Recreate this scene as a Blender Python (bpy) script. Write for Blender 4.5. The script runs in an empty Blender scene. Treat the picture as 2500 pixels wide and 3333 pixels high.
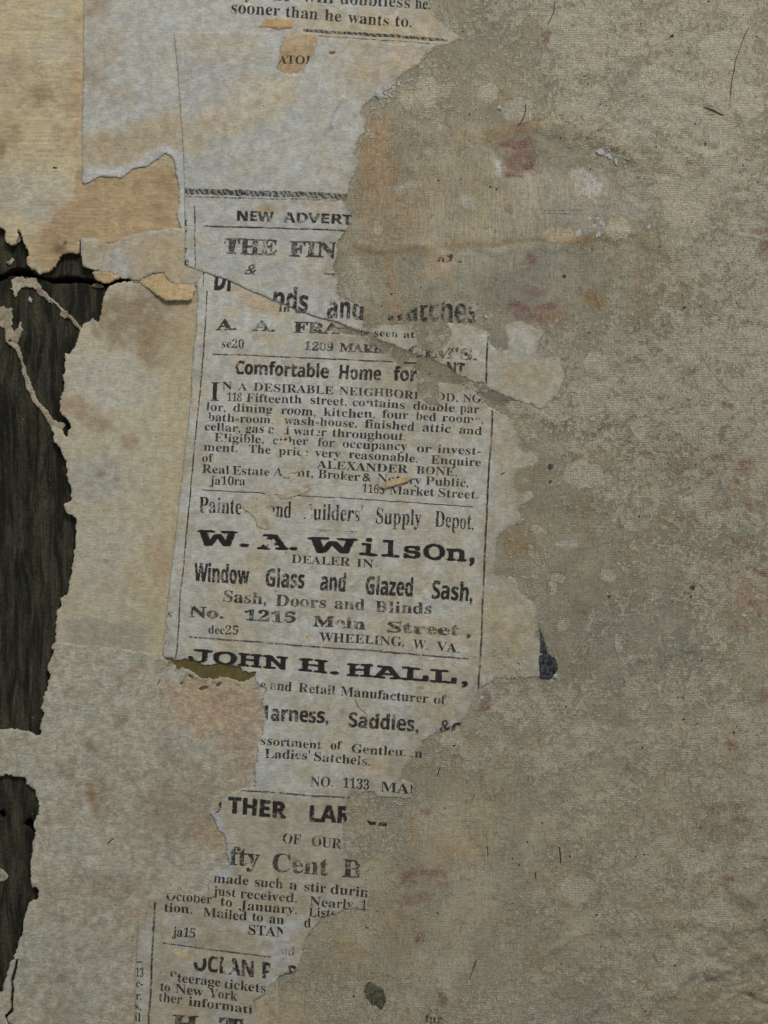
import bpy, math, random
import numpy as np
from mathutils import Vector, kdtree, geometry
from mathutils.bvhtree import BVHTree

# ---------------------------------------------------------------- camera, world, light, exposure
S = 6.0e-5                       # metres per wall unit: the wall is laid out on a 2500 x 3333 unit grid (150 x 200 mm)
sc = bpy.context.scene
C = sc.collection
def WX(px): return (px - 1250.0) * S
def WZ(py): return (1666.5 - py) * S

cam = bpy.data.cameras.new('camera')
cam.sensor_fit = 'VERTICAL'; cam.sensor_height = 36.0
CAM_D = 0.235
cam.lens = 18.0 / ((3333 * S / 2) / CAM_D)
cam.clip_start = 0.005; cam.clip_end = 20.0
co = bpy.data.objects.new('camera', cam); C.objects.link(co)
co.location = (0, -CAM_D, 0); co.rotation_euler = (math.radians(90), 0, 0)
sc.camera = co

world = bpy.data.worlds.new('World'); sc.world = world; world.use_nodes = True
bg = world.node_tree.nodes['Background']
bg.inputs['Color'].default_value = (0.94, 0.98, 1.0, 1); bg.inputs['Strength'].default_value = 0.20

def area(name, loc, target, size, power, col):
    l = bpy.data.lights.new(name, 'AREA'); l.shape = 'RECTANGLE'; l.size = size[0]; l.size_y = size[1]
    l.energy = power; l.color = col
    o = bpy.data.objects.new(name, l); C.objects.link(o); o.location = loc
    o.rotation_euler = (Vector(target) - Vector(loc)).to_track_quat('-Z', 'Y').to_euler()
    return o
area('window_light', (0.16, -0.50, 0.50), (0, 0, -0.02), (0.26, 0.20), 2.85, (0.985, 0.995, 1.0))

sc.view_settings.view_transform = 'Standard'
try: sc.view_settings.look = 'None'
except Exception: pass
sc.view_settings.exposure = 0.0; sc.view_settings.gamma = 1.0
try: sc.view_settings.use_curve_mapping = False
except Exception: pass
sc.cycles.max_bounces = 4
sc.cycles.transparent_max_bounces = 12

# ---------------------------------------------------------------- numbers
random.seed(7)
rng = np.random.default_rng(11)
def _hash(ix, iy, seed):
    h = (ix.astype(np.int64) * 374761393 + iy.astype(np.int64) * 668265263 + seed * 1442695041) & 0xffffffff
    h = ((h ^ (h >> 13)) * 1274126177) & 0xffffffff
    h = ((h ^ (h >> 16)) * 2246822519) & 0xffffffff
    return ((h ^ (h >> 15)) & 0xffff) / 65535.0
def vnoise(x, y, seed=0):
    x = np.asarray(x, float); y = np.asarray(y, float)
    ix = np.floor(x); iy = np.floor(y); fx = x - ix; fy = y - iy
    fx = fx * fx * fx * (fx * (fx * 6 - 15) + 10); fy = fy * fy * fy * (fy * (fy * 6 - 15) + 10)
    a = _hash(ix, iy, seed); b = _hash(ix + 1, iy, seed); c = _hash(ix, iy + 1, seed); d = _hash(ix + 1, iy + 1, seed)
    return (a * (1 - fx) + b * fx) * (1 - fy) + (c * (1 - fx) + d * fx) * fy * 1.0
def fbm(x, y, scale, oct=4, seed=0, rough=0.5):
    v = 0; a = 1; t = 0; f = 1.0 / scale
    for k in range(oct):
        v = v + a * (vnoise(x * f + 17.3 * k, y * f - 9.1 * k, seed + k) * 2 - 1); t += a; a *= rough; f *= 2.03
    return v / t * 1.6
def sstep(a, b, x):
    t = np.clip((x - a) / (b - a), 0, 1); return t * t * (3 - 2 * t)
EXPO = 0.53
def alb(r, g, b):
    c = np.array([r, g, b], float) / 255.0; c = (c.mean() + (c - c.mean()) * 0.84) * 0.935
    c = np.where(c <= 0.04045, c / 12.92, ((c + 0.055) / 1.055) ** 2.4)
    return np.clip(c / EXPO, 0.0, 0.85)

def seg_dist(x, y, pts):
    d = np.full(np.shape(x), 1e9); 
    for (x0, y0), (x1, y1) in zip(pts[:-1], pts[1:]):
        vx, vy = x1 - x0, y1 - y0; L = vx * vx + vy * vy
        t = np.clip(((x - x0) * vx + (y - y0) * vy) / L, 0, 1)
        d = np.minimum(d, np.hypot(x - x0 - t * vx, y - y0 - t * vy))
    return d
def signed_line(x, y, p, q):
    vx, vy = q[0] - p[0], q[1] - p[1]; L = math.hypot(vx, vy)
    return ((x - p[0]) * vy - (y - p[1]) * vx) / L

def crust_map(x, y):
    "where the cloth carries dried paste"
    m = 0.44 + 0.08 * sstep(1650, 1900, x) + 0.22 * fbm(x, y, 330, 3, 5)
    m = m + 0.32 * sstep(1650, 2000, x) * sstep(2150, 1500, y) - 0.02
    g = lambda cx, cy, rx, ry: np.exp(-(((x - cx) / rx) ** 2 + ((y - cy) / ry) ** 2))
    m = m + 0.35 * g(1850, 300, 330, 200) + 0.30 * g(2250, 620, 260, 170) + 0.25 * g(2150, 1250, 350, 200)
    m = m - 0.55 * g(1900, 640, 260, 150) - 0.45 * g(1500, 700, 380, 330) - 0.35 * g(2000, 900, 260, 120)
    m = m - 0.30 * g(1900, 1800, 170, 260) + 0.22 * g(1900, 2350, 420, 380) + 0.25 * g(2250, 3150, 380, 300)
    m = m - 0.25 * g(1450, 2750, 220, 350) - 0.25 * g(1500, 3200, 250, 150)
    return np.clip(m, 0, 1)

CREASES = [  # polyline, width, height (mm)
    ([(1090, 812), (1330, 815), (1480, 812), (1640, 800), (1780, 792), (1900, 775), (2070, 770)], 16, 0.16),
    ([(2250, 765), (2420, 765), (2520, 762)], 12, 0.12),
    ([(1600, 440), (1800, 405), (1960, 440), (2080, 520), (2200, 545), (2330, 520)], 26, 0.22),
    ([(560, 480), (760, 410), (930, 330), (1040, 270)], 60, 0.30),
    ([(1790, 3080), (1960, 3020), (2130, 3010), (2330, 3000), (2520, 2990)], 18, 0.22),
    ([(2050, 3333), (2170, 3230), (2330, 3130), (2460, 3100)], 26, 0.28),
    ([(2350, 2880), (2440, 2900), (2530, 2850)], 22, 0.26),
    ([(2180, 2860), (2280, 2850), (2330, 2780)], 20, 0.20),
    ([(1760, 470), (1850, 520), (1900, 560)], 20, 0.12),
    ([(2090, 1800), (1720, 2400)], 8, 0.06), ([(1600, 1250), (1720, 1345), (1850, 1385), (2000, 1420)], 14, 0.14), ([(1170, 1090), (1330, 1160), (1500, 1235), (1620, 1300)], 16, 0.10),
]
def H(x, y):
    "height of the wall covering in mm (towards the viewer)"
    h = 0.42 * fbm(x, y, 620, 3, 21) + 0.10 * fbm(x, y, 120, 3, 22)
    xw = x + 22 * fbm(x, y, 90, 2, 31); yw = y + 22 * fbm(x, y, 90, 2, 32)
    for pts, w, a in CREASES:
        d = seg_dist(xw, yw, pts); h = h + 1.5 * a * np.exp(-(d / w) ** 2)
    cl = sstep(1150, 1350, x)
    cr = crust_map(x, y)
    h = h + cl * cr * (0.30 * np.abs(fbm(x, y, 75, 4, 41)) + 0.11 * fbm(x, y, 26, 3, 42))
    lump = np.exp(-(((x - 2420) / 240) ** 2 + ((y - 3180) / 220) ** 2)) + 0.6 * np.exp(-(((x - 2150) / 300) ** 2 + ((y - 480) / 130) ** 2))
    h = h + lump * 1.0 * np.abs(fbm(x, y, 75, 3, 44))
    # the lower board sits a little deeper beside the crack
    return h

# ---------------------------------------------------------------- painting of real stains and some shade
class Paint:
    def __init__(s, x, y, base, warp=1.0, seed=0):
        s.x, s.y = x, y
        s.wx = fbm(x, y, 60, 4, 100 + seed, 0.6); s.wy = fbm(x, y, 60, 4, 120 + seed, 0.6)
        s.fine = fbm(x, y, 26, 4, 140 + seed, 0.65)
        s.c = np.tile(alb(*base), (len(x), 1)).astype(float)
    def mix(s, m, col, k=1.0):
        m = np.clip(m * k, 0, 1)[:, None]; s.c = s.c * (1 - m) + alb(*col) * m
    def blob(s, cx, cy, rx, ry, col, k=1.0, soft=0.5, rot=0, p=2, warp=0.25, rag=0.15):
        a = math.radians(rot); w = warp * min(rx, ry)
        dx = s.x + s.wx * w - cx; dy = s.y + s.wy * w - cy
        u = (dx * math.cos(a) + dy * math.sin(a)) / rx; v = (-dx * math.sin(a) + dy * math.cos(a)) / ry
        d = (np.abs(u) ** p + np.abs(v) ** p) ** (1.0 / p) + rag * s.fine
        s.mix(1 - sstep(1 - soft, 1 + soft * 0.3, d), col, k)
    def rect(s, x0, y0, x1, y1, col, k=1.0, soft=0.2, warp=0.2, rag=0.12, rot=0):
        s.blob((x0 + x1) / 2, (y0 + y1) / 2, abs(x1 - x0) / 2, abs(y1 - y0) / 2, col, k, soft, rot, 5, warp, rag)
    def stroke(s, pts, w, col, k=1.0, soft=0.5, warp=8, rag=0.2):
        d = seg_dist(s.x + s.wx * warp, s.y + s.wy * warp, pts) / w + rag * s.fine
        s.mix(1 - sstep(1 - soft, 1 + soft * 0.3, d), col, k)
    def mottle(s, scale, col, lo, hi, k=1.0, seed=0, oct=5, rough=0.6, mask=None):
        n = fbm(s.x, s.y, scale, oct, 200 + seed, rough); m = sstep(lo, hi, n)
        if mask is not None: m = m * mask
        s.mix(m, col, k)

# ---------------------------------------------------------------- node materials
class NT:
    def __init__(s, name):
        s.m = bpy.data.materials.new(name); s.m.use_nodes = True; s.t = s.m.node_tree
        for n in list(s.t.nodes): s.t.nodes.remove(n)
        s.out = s.n('ShaderNodeOutputMaterial')
    def n(s, t, **kw):
        o = s.t.nodes.new(t)
        for k, v in kw.items(): setattr(o, k, v)
        return o
    def l(s, a, b): s.t.links.new(a, b)
    def put(s, sock, v):
        if isinstance(v, bpy.types.NodeSocket): s.l(v, sock)
        elif v is not None:
            if hasattr(sock.default_value, '__len__') and not hasattr(v, '__len__'): v = (v, v, v)
            if hasattr(sock.default_value, '__len__') and len(sock.default_value) == 4 and len(v) == 3: v = (*v, 1)
            sock.default_value = v
    def math(s, op, a, b=None, c=None, clamp=False):
        o = s.n('ShaderNodeMath', operation=op, use_clamp=clamp)
        for i, v in enumerate((a, b, c)):
            if v is not None: s.put(o.inputs[i], v)
        return o.outputs[0]
    def mixc(s, f, a, b, blend='MIX'):
        o = s.n('ShaderNodeMix', data_type='RGBA', blend_type=blend)
        s.put(o.inputs[0], f); s.put(o.inputs[6], a); s.put(o.inputs[7], b); return o.outputs[2]
    def ramp(s, v, lo, hi, a=0.0, b=1.0):
        o = s.n('ShaderNodeMapRange', interpolation_type='SMOOTHSTEP')
        s.put(o.inputs[0], v); s.put(o.inputs[1], lo); s.put(o.inputs[2], hi); s.put(o.inputs[3], a); s.put(o.inputs[4], b)
        return o.outputs[0]
    def coords(s):
        "object coordinates in wall units (1 unit = 0.06 mm)"
        tc = s.n('ShaderNodeTexCoord'); v = s.n('ShaderNodeVectorMath', operation='SCALE'); s.l(tc.outputs['Object'], v.inputs[0]); v.inputs['Scale'].default_value = 1.0 / S
        return v.outputs[0]
    def scale(s, v, sx, sy, sz, rot=0):
        o = s.n('ShaderNodeMapping'); s.l(v, o.inputs[0]); o.inputs['Scale'].default_value = (sx, sy, sz)
        o.inputs['Rotation'].default_value = (0, math.radians(rot), 0); return o.outputs[0]
    def noise(s, v, size, detail=4, rough=0.6, dist=0.0):
        o = s.n('ShaderNodeTexNoise'); s.l(v, o.inputs['Vector']); o.inputs['Scale'].default_value = 1.0 / size
        o.inputs['Detail'].default_value = detail; o.inputs['Roughness'].default_value = rough; o.inputs['Distortion'].default_value = dist
        return o.outputs['Fac']
    def voro(s, v, size, rnd=1.0):
        o = s.n('ShaderNodeTexVoronoi'); s.l(v, o.inputs['Vector']); o.inputs['Scale'].default_value = 1.0 / size
        o.inputs['Randomness'].default_value = rnd; return o.outputs['Distance'], o.outputs['Color']
    def attr(s, name):
        return s.n('ShaderNodeAttribute', attribute_name=name)
    def sep(s, v):
        o = s.n('ShaderNodeSeparateXYZ'); s.l(v, o.inputs[0]); return o.outputs
    def bump(s, h, strength, dist):
        o = s.n('ShaderNodeBump'); s.l(h, o.inputs['Height']); o.inputs['Strength'].default_value = strength; o.inputs['Distance'].default_value = dist
        return o.outputs[0]
    def specks(s, v, size, radius, keep):
        d, c = s.voro(v, size); r = s.sep(c)
        m = s.ramp(d, radius, radius * 0.45)
        return s.math('MULTIPLY', m, s.math('GREATER_THAN', r[0], 1 - keep))
    def finish(s, col, rough=0.9, normal=None, spec=0.2, alpha=None):
        b = s.n('ShaderNodeBsdfPrincipled'); s.put(b.inputs['Base Color'], col); s.put(b.inputs['Roughness'], rough)
        b.inputs['Specular IOR Level'].default_value = spec
        if normal is not None: s.l(normal, b.inputs['Normal'])
        if alpha is not None: s.put(b.inputs['Alpha'], alpha)
        s.l(b.outputs[0], s.out.inputs[0]); return s.m

def fibre(t, v):
    "short crossing paper fibres"
    a = t.noise(t.scale(v, 1 / 26, 1, 1 / 3.2, 25), 1.0, 3, 0.6)
    b = t.noise(t.scale(v, 1 / 26, 1, 1 / 3.2, -48), 1.0, 3, 0.6)
    c = t.noise(t.scale(v, 1 / 30, 1, 1 / 3.4, 83), 1.0, 3, 0.6)
    return t.math('MULTIPLY', t.math('ADD', t.math('ADD', a, b), c), 1 / 3)

def paper_material(name, pulp, fib=0.5, mott=0.2, mottsize=22, streak=0.0, darkspeck=0.02, bump=0.5, weave=0.0, coarse=0.0, fray=False, tint=0.0):
    t = NT(name); v = t.coords(); A = t.attr('Col'); col = A.outputs['Color']; edge = t.attr('Edge').outputs['Fac']
    f = fibre(t, v); fm = t.ramp(f, 0.38, 0.62, 1 - fib * 0.5, 1 + fib * 0.5)
    col = t.mixc(1.0, col, fm, 'MULTIPLY')
    m = t.noise(v, mottsize, 5, 0.68, 0.4); mm = t.ramp(m, 0.34, 0.66, 1 - mott, 1 + mott * 0.8)
    col = t.mixc(1.0, col, mm, 'MULTIPLY')
    g = t.noise(v, 4.5, 2, 0.7); col = t.mixc(1.0, col, t.ramp(g, 0.3, 0.7, 0.88, 1.12), 'MULTIPLY')
    if tint:
        q = t.noise(v, 64, 6, 0.7, 0.8); col = t.mixc(t.ramp(q, 0.46, 0.64, 0, tint), col, t.mixc(1.0, col, (1.02, 0.93, 0.76), 'MULTIPLY'))
        q2 = t.noise(v, 38, 6, 0.72, 0.8); col = t.mixc(t.ramp(q2, 0.52, 0.66, 0, tint * 0.8), col, t.mixc(1.0, col, (0.90, 0.89, 0.86), 'MULTIPLY'))
    h = t.math('ADD', t.math('MULTIPLY', f, 1.0), t.math('MULTIPLY', m, 0.9))
    if coarse:
        k = t.noise(v, 9, 4, 0.7, 1.2)
        col = t.mixc(1.0, col, t.ramp(k, 0.36, 0.66, 1 - coarse, 1 + coarse * 0.6), 'MULTIPLY'); h = t.math('ADD', h, t.math('MULTIPLY', k, 1.2))
    if streak:
        s1 = t.noise(t.scale(v, 1 / 190, 1, 1 / 13, -1), 1.0, 4, 0.65, 0.5)
        col = t.mixc(t.ramp(s1, 0.52, 0.70, 0, streak), col, (0.42, 0.34, 0.20))
        s2 = t.noise(t.scale(v, 1 / 150, 1, 1 / 9, 1), 1.0, 4, 0.65, 0.6)
        col = t.mixc(1.0, col, t.ramp(s2, 0.35, 0.65, 1 - streak * 0.35, 1 + streak * 0.2), 'MULTIPLY')
        # curly yellow fibres
        cf = t.noise(v, 14, 3, 0.6, 3.0); ridge = t.math('ABSOLUTE', t.math('SUBTRACT', cf, 0.5))
        patch = t.ramp(t.noise(v, 120, 2), 0.48, 0.62)
        col = t.mixc(t.math('MULTIPLY', t.ramp(ridge, 0.012, 0.003, 0, streak * 0.9), patch), col, (0.62, 0.50, 0.28))
    if weave:
        x = t.sep(v); wv = t.math('ADD', t.math('SINE', t.math('MULTIPLY', x[0], 0.86)), t.math('SINE', t.math('MULTIPLY', x[2], 0.80)))
        pm = t.ramp(t.noise(v, 170, 3), 0.42, 0.62)
        col = t.mixc(t.math('MULTIPLY', pm, 1.0), col, t.mixc(1.0, col, t.ramp(wv, -2, 2, 1 - weave, 1 + weave), 'MULTIPLY'))
    # torn rim: bare pulp
    en = t.noise(v, 9, 3, 0.7); em = t.ramp(t.math('ADD', edge, t.math('MULTIPLY', t.math('SUBTRACT', en, 0.5), 0.8)), 0.45, 0.85)
    col = t.mixc(t.math('MULTIPLY', em, 0.75), col, pulp)
    if darkspeck:
        col = t.mixc(t.math('MULTIPLY', t.specks(v, 34, 0.11, darkspeck), 0.75), col, (0.05, 0.04, 0.03))
        col = t.mixc(t.math('MULTIPLY', t.specks(v, 23, 0.10, darkspeck * 2.0), 0.4), col, (0.12, 0.09, 0.06))
    al = None
    if fray:
        th = t.attr('Thin').outputs['Fac']; tn = t.noise(v, 11, 4, 0.75, 0.6)
        al = t.ramp(t.math('ADD', th, t.math('MULTIPLY', t.math('SUBTRACT', tn, 0.5), 1.5)), 0.95, 0.45, 0.0, 1.0)
        al = t.math('MAXIMUM', al, t.math('LESS_THAN', th, 0.02))
    return t.finish(col, 0.92, t.bump(h, bump, 0.00012), 0.15, al)

M = {}
M['news'] = paper_material('newsprint', (0.47, 0.46, 0.43), fib=0.26, mott=0.15, mottsize=30, darkspeck=0.035, bump=0.45, fray=True, tint=0.55)
M['cream'] = paper_material('cream_paper', (0.52, 0.43, 0.30), fib=0.20, mott=0.12, mottsize=34, streak=0.42, darkspeck=0.03, bump=0.5)
M['tan'] = paper_material('tan_paper', (0.55, 0.49, 0.37), fib=0.28, mott=0.13, mottsize=26, darkspeck=0.03, bump=0.7, weave=0.05)
M['felt'] = paper_material('felted_paper', (0.54, 0.50, 0.40), fib=0.36, mott=0.20, mottsize=26, darkspeck=0.035, bump=0.8, coarse=0.13)
M['scrap'] = paper_material('brown_scrap', (0.50, 0.41, 0.29), fib=0.28, mott=0.18, mottsize=20, darkspeck=0.03, bump=0.5)

def ink_material(name, lo, hi, k=(0.042, 0.039, 0.035), hatch=False, fade=1.0):
    t = NT(name); v = t.coords()
    a = t.noise(v, 7.5, 4, 0.75); b = t.noise(v, 55, 3, 0.6)
    m = t.math('ADD', t.math('MULTIPLY', a, 0.75), t.math('MULTIPLY', b, 0.45))
    al = t.ramp(m, lo, hi, 0.10, fade)
    big = t.noise(v, 130, 4, 0.6); al = t.math('MULTIPLY', al, t.ramp(big, 0.36, 0.58, 1.0, 0.74))
    chip = t.noise(v, 23.3, 5, 0.7, 0.5); al = t.math('MULTIPLY', al, t.ramp(chip, 0.61, 0.67, 1.0, 0.25))
    if hatch:
        x = t.sep(v); w = t.math('SINE', t.math('ADD', t.math('MULTIPLY', x[0], 0.33), t.math('ADD', t.math('MULTIPLY', x[2], 0.22), t.math('MULTIPLY', b, 26))))
        al = t.math('MULTIPLY', al, t.ramp(w, -0.9, 0.5, 0.35, 1.0))
    return t.finish(k, 0.75, None, 0.25, al)
M['ink'] = ink_material('printing_ink', 0.48, 0.64, fade=0.93)
M['ink_worn'] = ink_material('worn_printing_ink', 0.54, 0.70, fade=0.92)
M['ink_ghost'] = ink_material('ghost_printing_ink', 0.54, 0.76, fade=0.72)
M['ink_hatch'] = ink_material('hatched_printing_ink', 0.44, 0.62, hatch=True, fade=0.92)
M['ink_fine'] = ink_material('fine_printing_ink', 0.40, 0.54, fade=1.0)

def linen_material():
    t = NT('linen_cloth'); v = t.coords(); col = t.attr('Col').outputs['Color']; mk = t.attr('Msk').outputs['Color']
    s3 = t.n('ShaderNodeSeparateColor'); t.l(mk, s3.inputs[0]); crust, smooth, red = s3.outputs[0], s3.outputs[1], s3.outputs[2]
    spot = t.ramp(crust, 0.5, 0.62); crust = t.math('MULTIPLY', crust, 2.0); spot_inv = t.math('SUBTRACT', 1.0, spot)
    cl_n = t.noise(v, 150, 5, 0.62, 0.6); crust = t.math('ADD', crust, t.ramp(cl_n, 0.34, 0.66, -0.30, 0.30))
    x = t.sep(v)
    wob = t.noise(v, 60, 2, 0.5)
    wx = t.math('SINE', t.math('ADD', t.math('MULTIPLY', x[0], 1.22), t.math('MULTIPLY', wob, 14.0)))
    wy = t.math('SINE', t.math('ADD', t.math('MULTIPLY', x[2], 1.12), t.math('MULTIPLY', wob, 10.0)))
    tx = t.noise(t.scale(v, 1 / 5.0, 1, 1 / 60), 1.0, 2, 0.6); ty = t.noise(t.scale(v, 1 / 60, 1, 1 / 5.0), 1.0, 2, 0.6)
    weave = t.math('MULTIPLY', t.math('ADD', wx, wy), 0.5)                       # -1..1
    thread = t.math('ADD', t.math('MULTIPLY', t.math('SUBTRACT', tx, 0.5), t.math('ADD', 1.0, t.math('MULTIPLY', smooth, 1.1))), t.math('MULTIPLY', t.math('SUBTRACT', ty, 0.5), 0.7))
    # broad grey / brown clouding
    n0 = t.noise(v, 190, 5, 0.6, 0.4); col = t.mixc(1.0, col, t.ramp(n0, 0.34, 0.66, 0.86, 1.12), 'MULTIPLY')
    n0b = t.noise(v, 70, 6, 0.66, 0.9)
    col = t.mixc(t.ramp(n0b, 0.48, 0.62, 0.0, 0.5), col, t.mixc(1.0, col, (1.03, 0.90, 0.72), 'MULTIPLY'))
    n0c = t.noise(v, 110, 5, 0.66, 0.9)
    col = t.mixc(t.ramp(n0c, 0.52, 0.66, 0.0, 0.6), col, t.mixc(1.0, col, (0.90, 0.98, 0.99), 'MULTIPLY'))
    # pale paste left standing in the weave, hard irregular borders
    pn = t.noise(v, 40, 7, 0.66, 1.1)
    thr = t.math('SUBTRACT', 0.640, t.math('MULTIPLY', crust, 0.22))
    paste = t.ramp(pn, thr, t.math('ADD', thr, 0.05))
    pn2 = t.noise(v, 17, 5, 0.72, 0.8); thr2 = t.math('SUBTRACT', 0.615, t.math('MULTIPLY', crust, 0.20))
    paste2 = t.ramp(pn2, thr2, t.math('ADD', thr2, 0.08))
    pn3 = t.noise(v, 6.5, 3, 0.7, 0.3); paste3 = t.math('MULTIPLY', t.ramp(pn3, 0.54, 0.68), t.ramp(crust, 0.15, 0.7))
    cell = t.math('MULTIPLY', t.ramp(weave, -0.6, 0.5, 0.66, 1.0), t.ramp(pn3, 0.32, 0.58, 0.45, 1.25))
    pm = t.math('MAXIMUM', t.math('MULTIPLY', paste, 0.54), t.math('MAXIMUM', t.math('MULTIPLY', paste2, 0.82), t.math('MULTIPLY', paste3, 0.50)))
    pm = t.math('MULTIPLY', pm, cell, clamp=True)
    pm = t.math('MULTIPLY', pm, t.math('SUBTRACT', 1.0, t.math('MULTIPLY', t.math('MULTIPLY', smooth, 0.72), spot_inv)))
    pm = t.math('MAXIMUM', pm, t.math('MULTIPLY', spot, t.math('MULTIPLY', t.math('MULTIPLY', cell, 0.36), t.ramp(pn2, 0.36, 0.56, 0.45, 1.0))))
    rim = t.math('MULTIPLY', t.ramp(pn, t.math('SUBTRACT', thr, 0.04), thr), t.math('SUBTRACT', 1.0, paste))
    col = t.mixc(t.math('MULTIPLY', rim, 0.30), col, t.mixc(1.0, col, (0.55, 0.49, 0.40), 'MULTIPLY'))
    col = t.mixc(pm, col, (0.62, 0.565, 0.42))
    # thread modulation
    amp = t.math('SUBTRACT', 0.075, t.math('MULTIPLY', smooth, 0.035))
    wm = t.math('ADD', 1.0, t.math('MULTIPLY', weave, amp)); col = t.mixc(1.0, col, wm, 'MULTIPLY')
    col = t.mixc(1.0, col, t.ramp(thread, -0.3, 0.3, 0.86, 1.14), 'MULTIPLY')
    # red printing left on the threads
    rn = t.noise(v, 15, 5, 0.72); rm = t.math('MULTIPLY', red, t.ramp(rn, 0.36, 0.56, 0.4, 1.1))
    col = t.mixc(t.math('MULTIPLY', rm, t.ramp(weave, -0.8, 0.6, 1.0, 0.65)), col, (0.215, 0.055, 0.064))
    # dirt
    dn = t.noise(v, 34, 6, 0.72, 1.2); col = t.mixc(t.ramp(dn, 0.55, 0.70, 0, 0.45), col, (0.135, 0.112, 0.078))
    gn = t.noise(v, 5.0, 2, 0.7); col = t.mixc(1.0, col, t.ramp(gn, 0.3, 0.7, 0.86, 1.14), 'MULTIPLY')
    col = t.mixc(t.math('MULTIPLY', t.specks(v, 52, 0.075, 0.10), 0.8), col, (0.66, 0.64, 0.58))
    col = t.mixc(t.math('MULTIPLY', t.specks(v, 19, 0.13, 0.05), 0.7), col, (0.62, 0.60, 0.54))
    col = t.mixc(t.math('MULTIPLY', t.specks(v, 61, 0.085, 0.07), 0.85), col, (0.035, 0.03, 0.025))
    h = t.math('ADD', t.math('MULTIPLY', weave, 0.14), t.math('ADD', t.math('MULTIPLY', pm, 1.3), t.math('MULTIPLY', dn, -1.4)))
    h = t.math('ADD', h, t.math('MULTIPLY', pn, 2.0)); h = t.math('ADD', h, t.math('MULTIPLY', gn, 0.8))
    return t.finish(col, 0.88, t.bump(h, 0.70, 0.00020), 0.2)
M['linen'] = linen_material()

def wood_material():
    t = NT('weathered_wood'); v = t.coords()
    wv = t.n('ShaderNodeVectorMath', operation='ADD'); t.l(v, wv.inputs[0])
    off = t.n('ShaderNodeCombineXYZ'); t.l(t.math('MULTIPLY', t.noise(v, 330, 3), 46.0), off.inputs[0]); t.l(off.outputs[0], wv.inputs[1])
    g1 = t.noise(t.scale(wv.outputs[0], 1 / 26, 1 / 26, 1 / 210, 3), 1.0, 5, 0.6, 0.6)
    g2 = t.noise(t.scale(wv.outputs[0], 1 / 5, 1 / 5, 1 / 60, -2), 1.0, 3, 0.7)
    fz = t.noise(v, 7, 4, 0.75)
    col = t.mixc(t.ramp(g1, 0.36, 0.68), (0.0180, 0.0165, 0.0115), (0.078, 0.070, 0.042))
    col = t.mixc(1.0, col, t.ramp(g2, 0.3, 0.7, 0.72, 1.25), 'MULTIPLY')
    col = t.mixc(1.0, col, t.ramp(fz, 0.3, 0.7, 0.60, 1.45), 'MULTIPLY')
    col = t.mixc(t.math('MULTIPLY', t.ramp(t.noise(v, 60, 4), 0.55, 0.75), 0.22), col, (0.060, 0.064, 0.056))
    col = t.mixc(t.math('MULTIPLY', t.specks(v, 30, 0.09, 0.10), 0.7), col, (0.35, 0.33, 0.28))
    h = t.math('ADD', t.math('MULTIPLY', g1, 3.0), t.math('ADD', t.math('MULTIPLY', g2, 1.0), fz))
    return t.finish(col, 0.85, t.bump(h, 0.8, 0.0003), 0.2)
M['wood'] = wood_material()

def simple(name, col, rough=0.85, size=10, var=0.3, bump=0.5, spec=0.25):
    t = NT(name); v = t.coords(); n = t.noise(v, size, 4, 0.7)
    c = t.mixc(1.0, col, t.ramp(n, 0.3, 0.7, 1 - var, 1 + var), 'MULTIPLY')
    return t.finish(c, rough, t.bump(n, bump, 0.00012), spec)
M['dark'] = simple('black_backing', (0.006, 0.006, 0.007))
M['olive'] = simple('olive_paint', (0.155, 0.118, 0.040), 0.7, 22, 0.22, 0.4)
M['char'] = simple('charred_paper', (0.060, 0.061, 0.066), 0.85, 14, 0.95, 1.2)
M['moss'] = simple('mouldy_crust', (0.125, 0.112, 0.070), 0.95, 10, 0.65, 1.0)
M['plaster'] = simple('plaster', (0.52, 0.51, 0.475), 0.9, 5, 0.25, 1.0)
M['plaster_grey'] = simple('plaster_dusty', (0.56, 0.53, 0.46), 0.85, 5, 0.15, 0.6)
M['hair'] = simple('brown_hair', (0.055, 0.038, 0.028), 0.6, 8, 0.3, 0.1, 0.4)
M['thread'] = simple('pale_thread', (0.43, 0.385, 0.29), 0.8, 6, 0.25, 0.3)
M['bark'] = simple('bark_chip', (0.17, 0.085, 0.035), 0.7, 9, 0.5, 0.6)
M['shred'] = simple('paper_shred', (0.40, 0.34, 0.25), 0.95, 9, 0.4, 0.9)
M['amber'] = simple('amber_scrap', (0.47, 0.33, 0.17), 0.9, 14, 0.22, 0.6)

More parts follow.
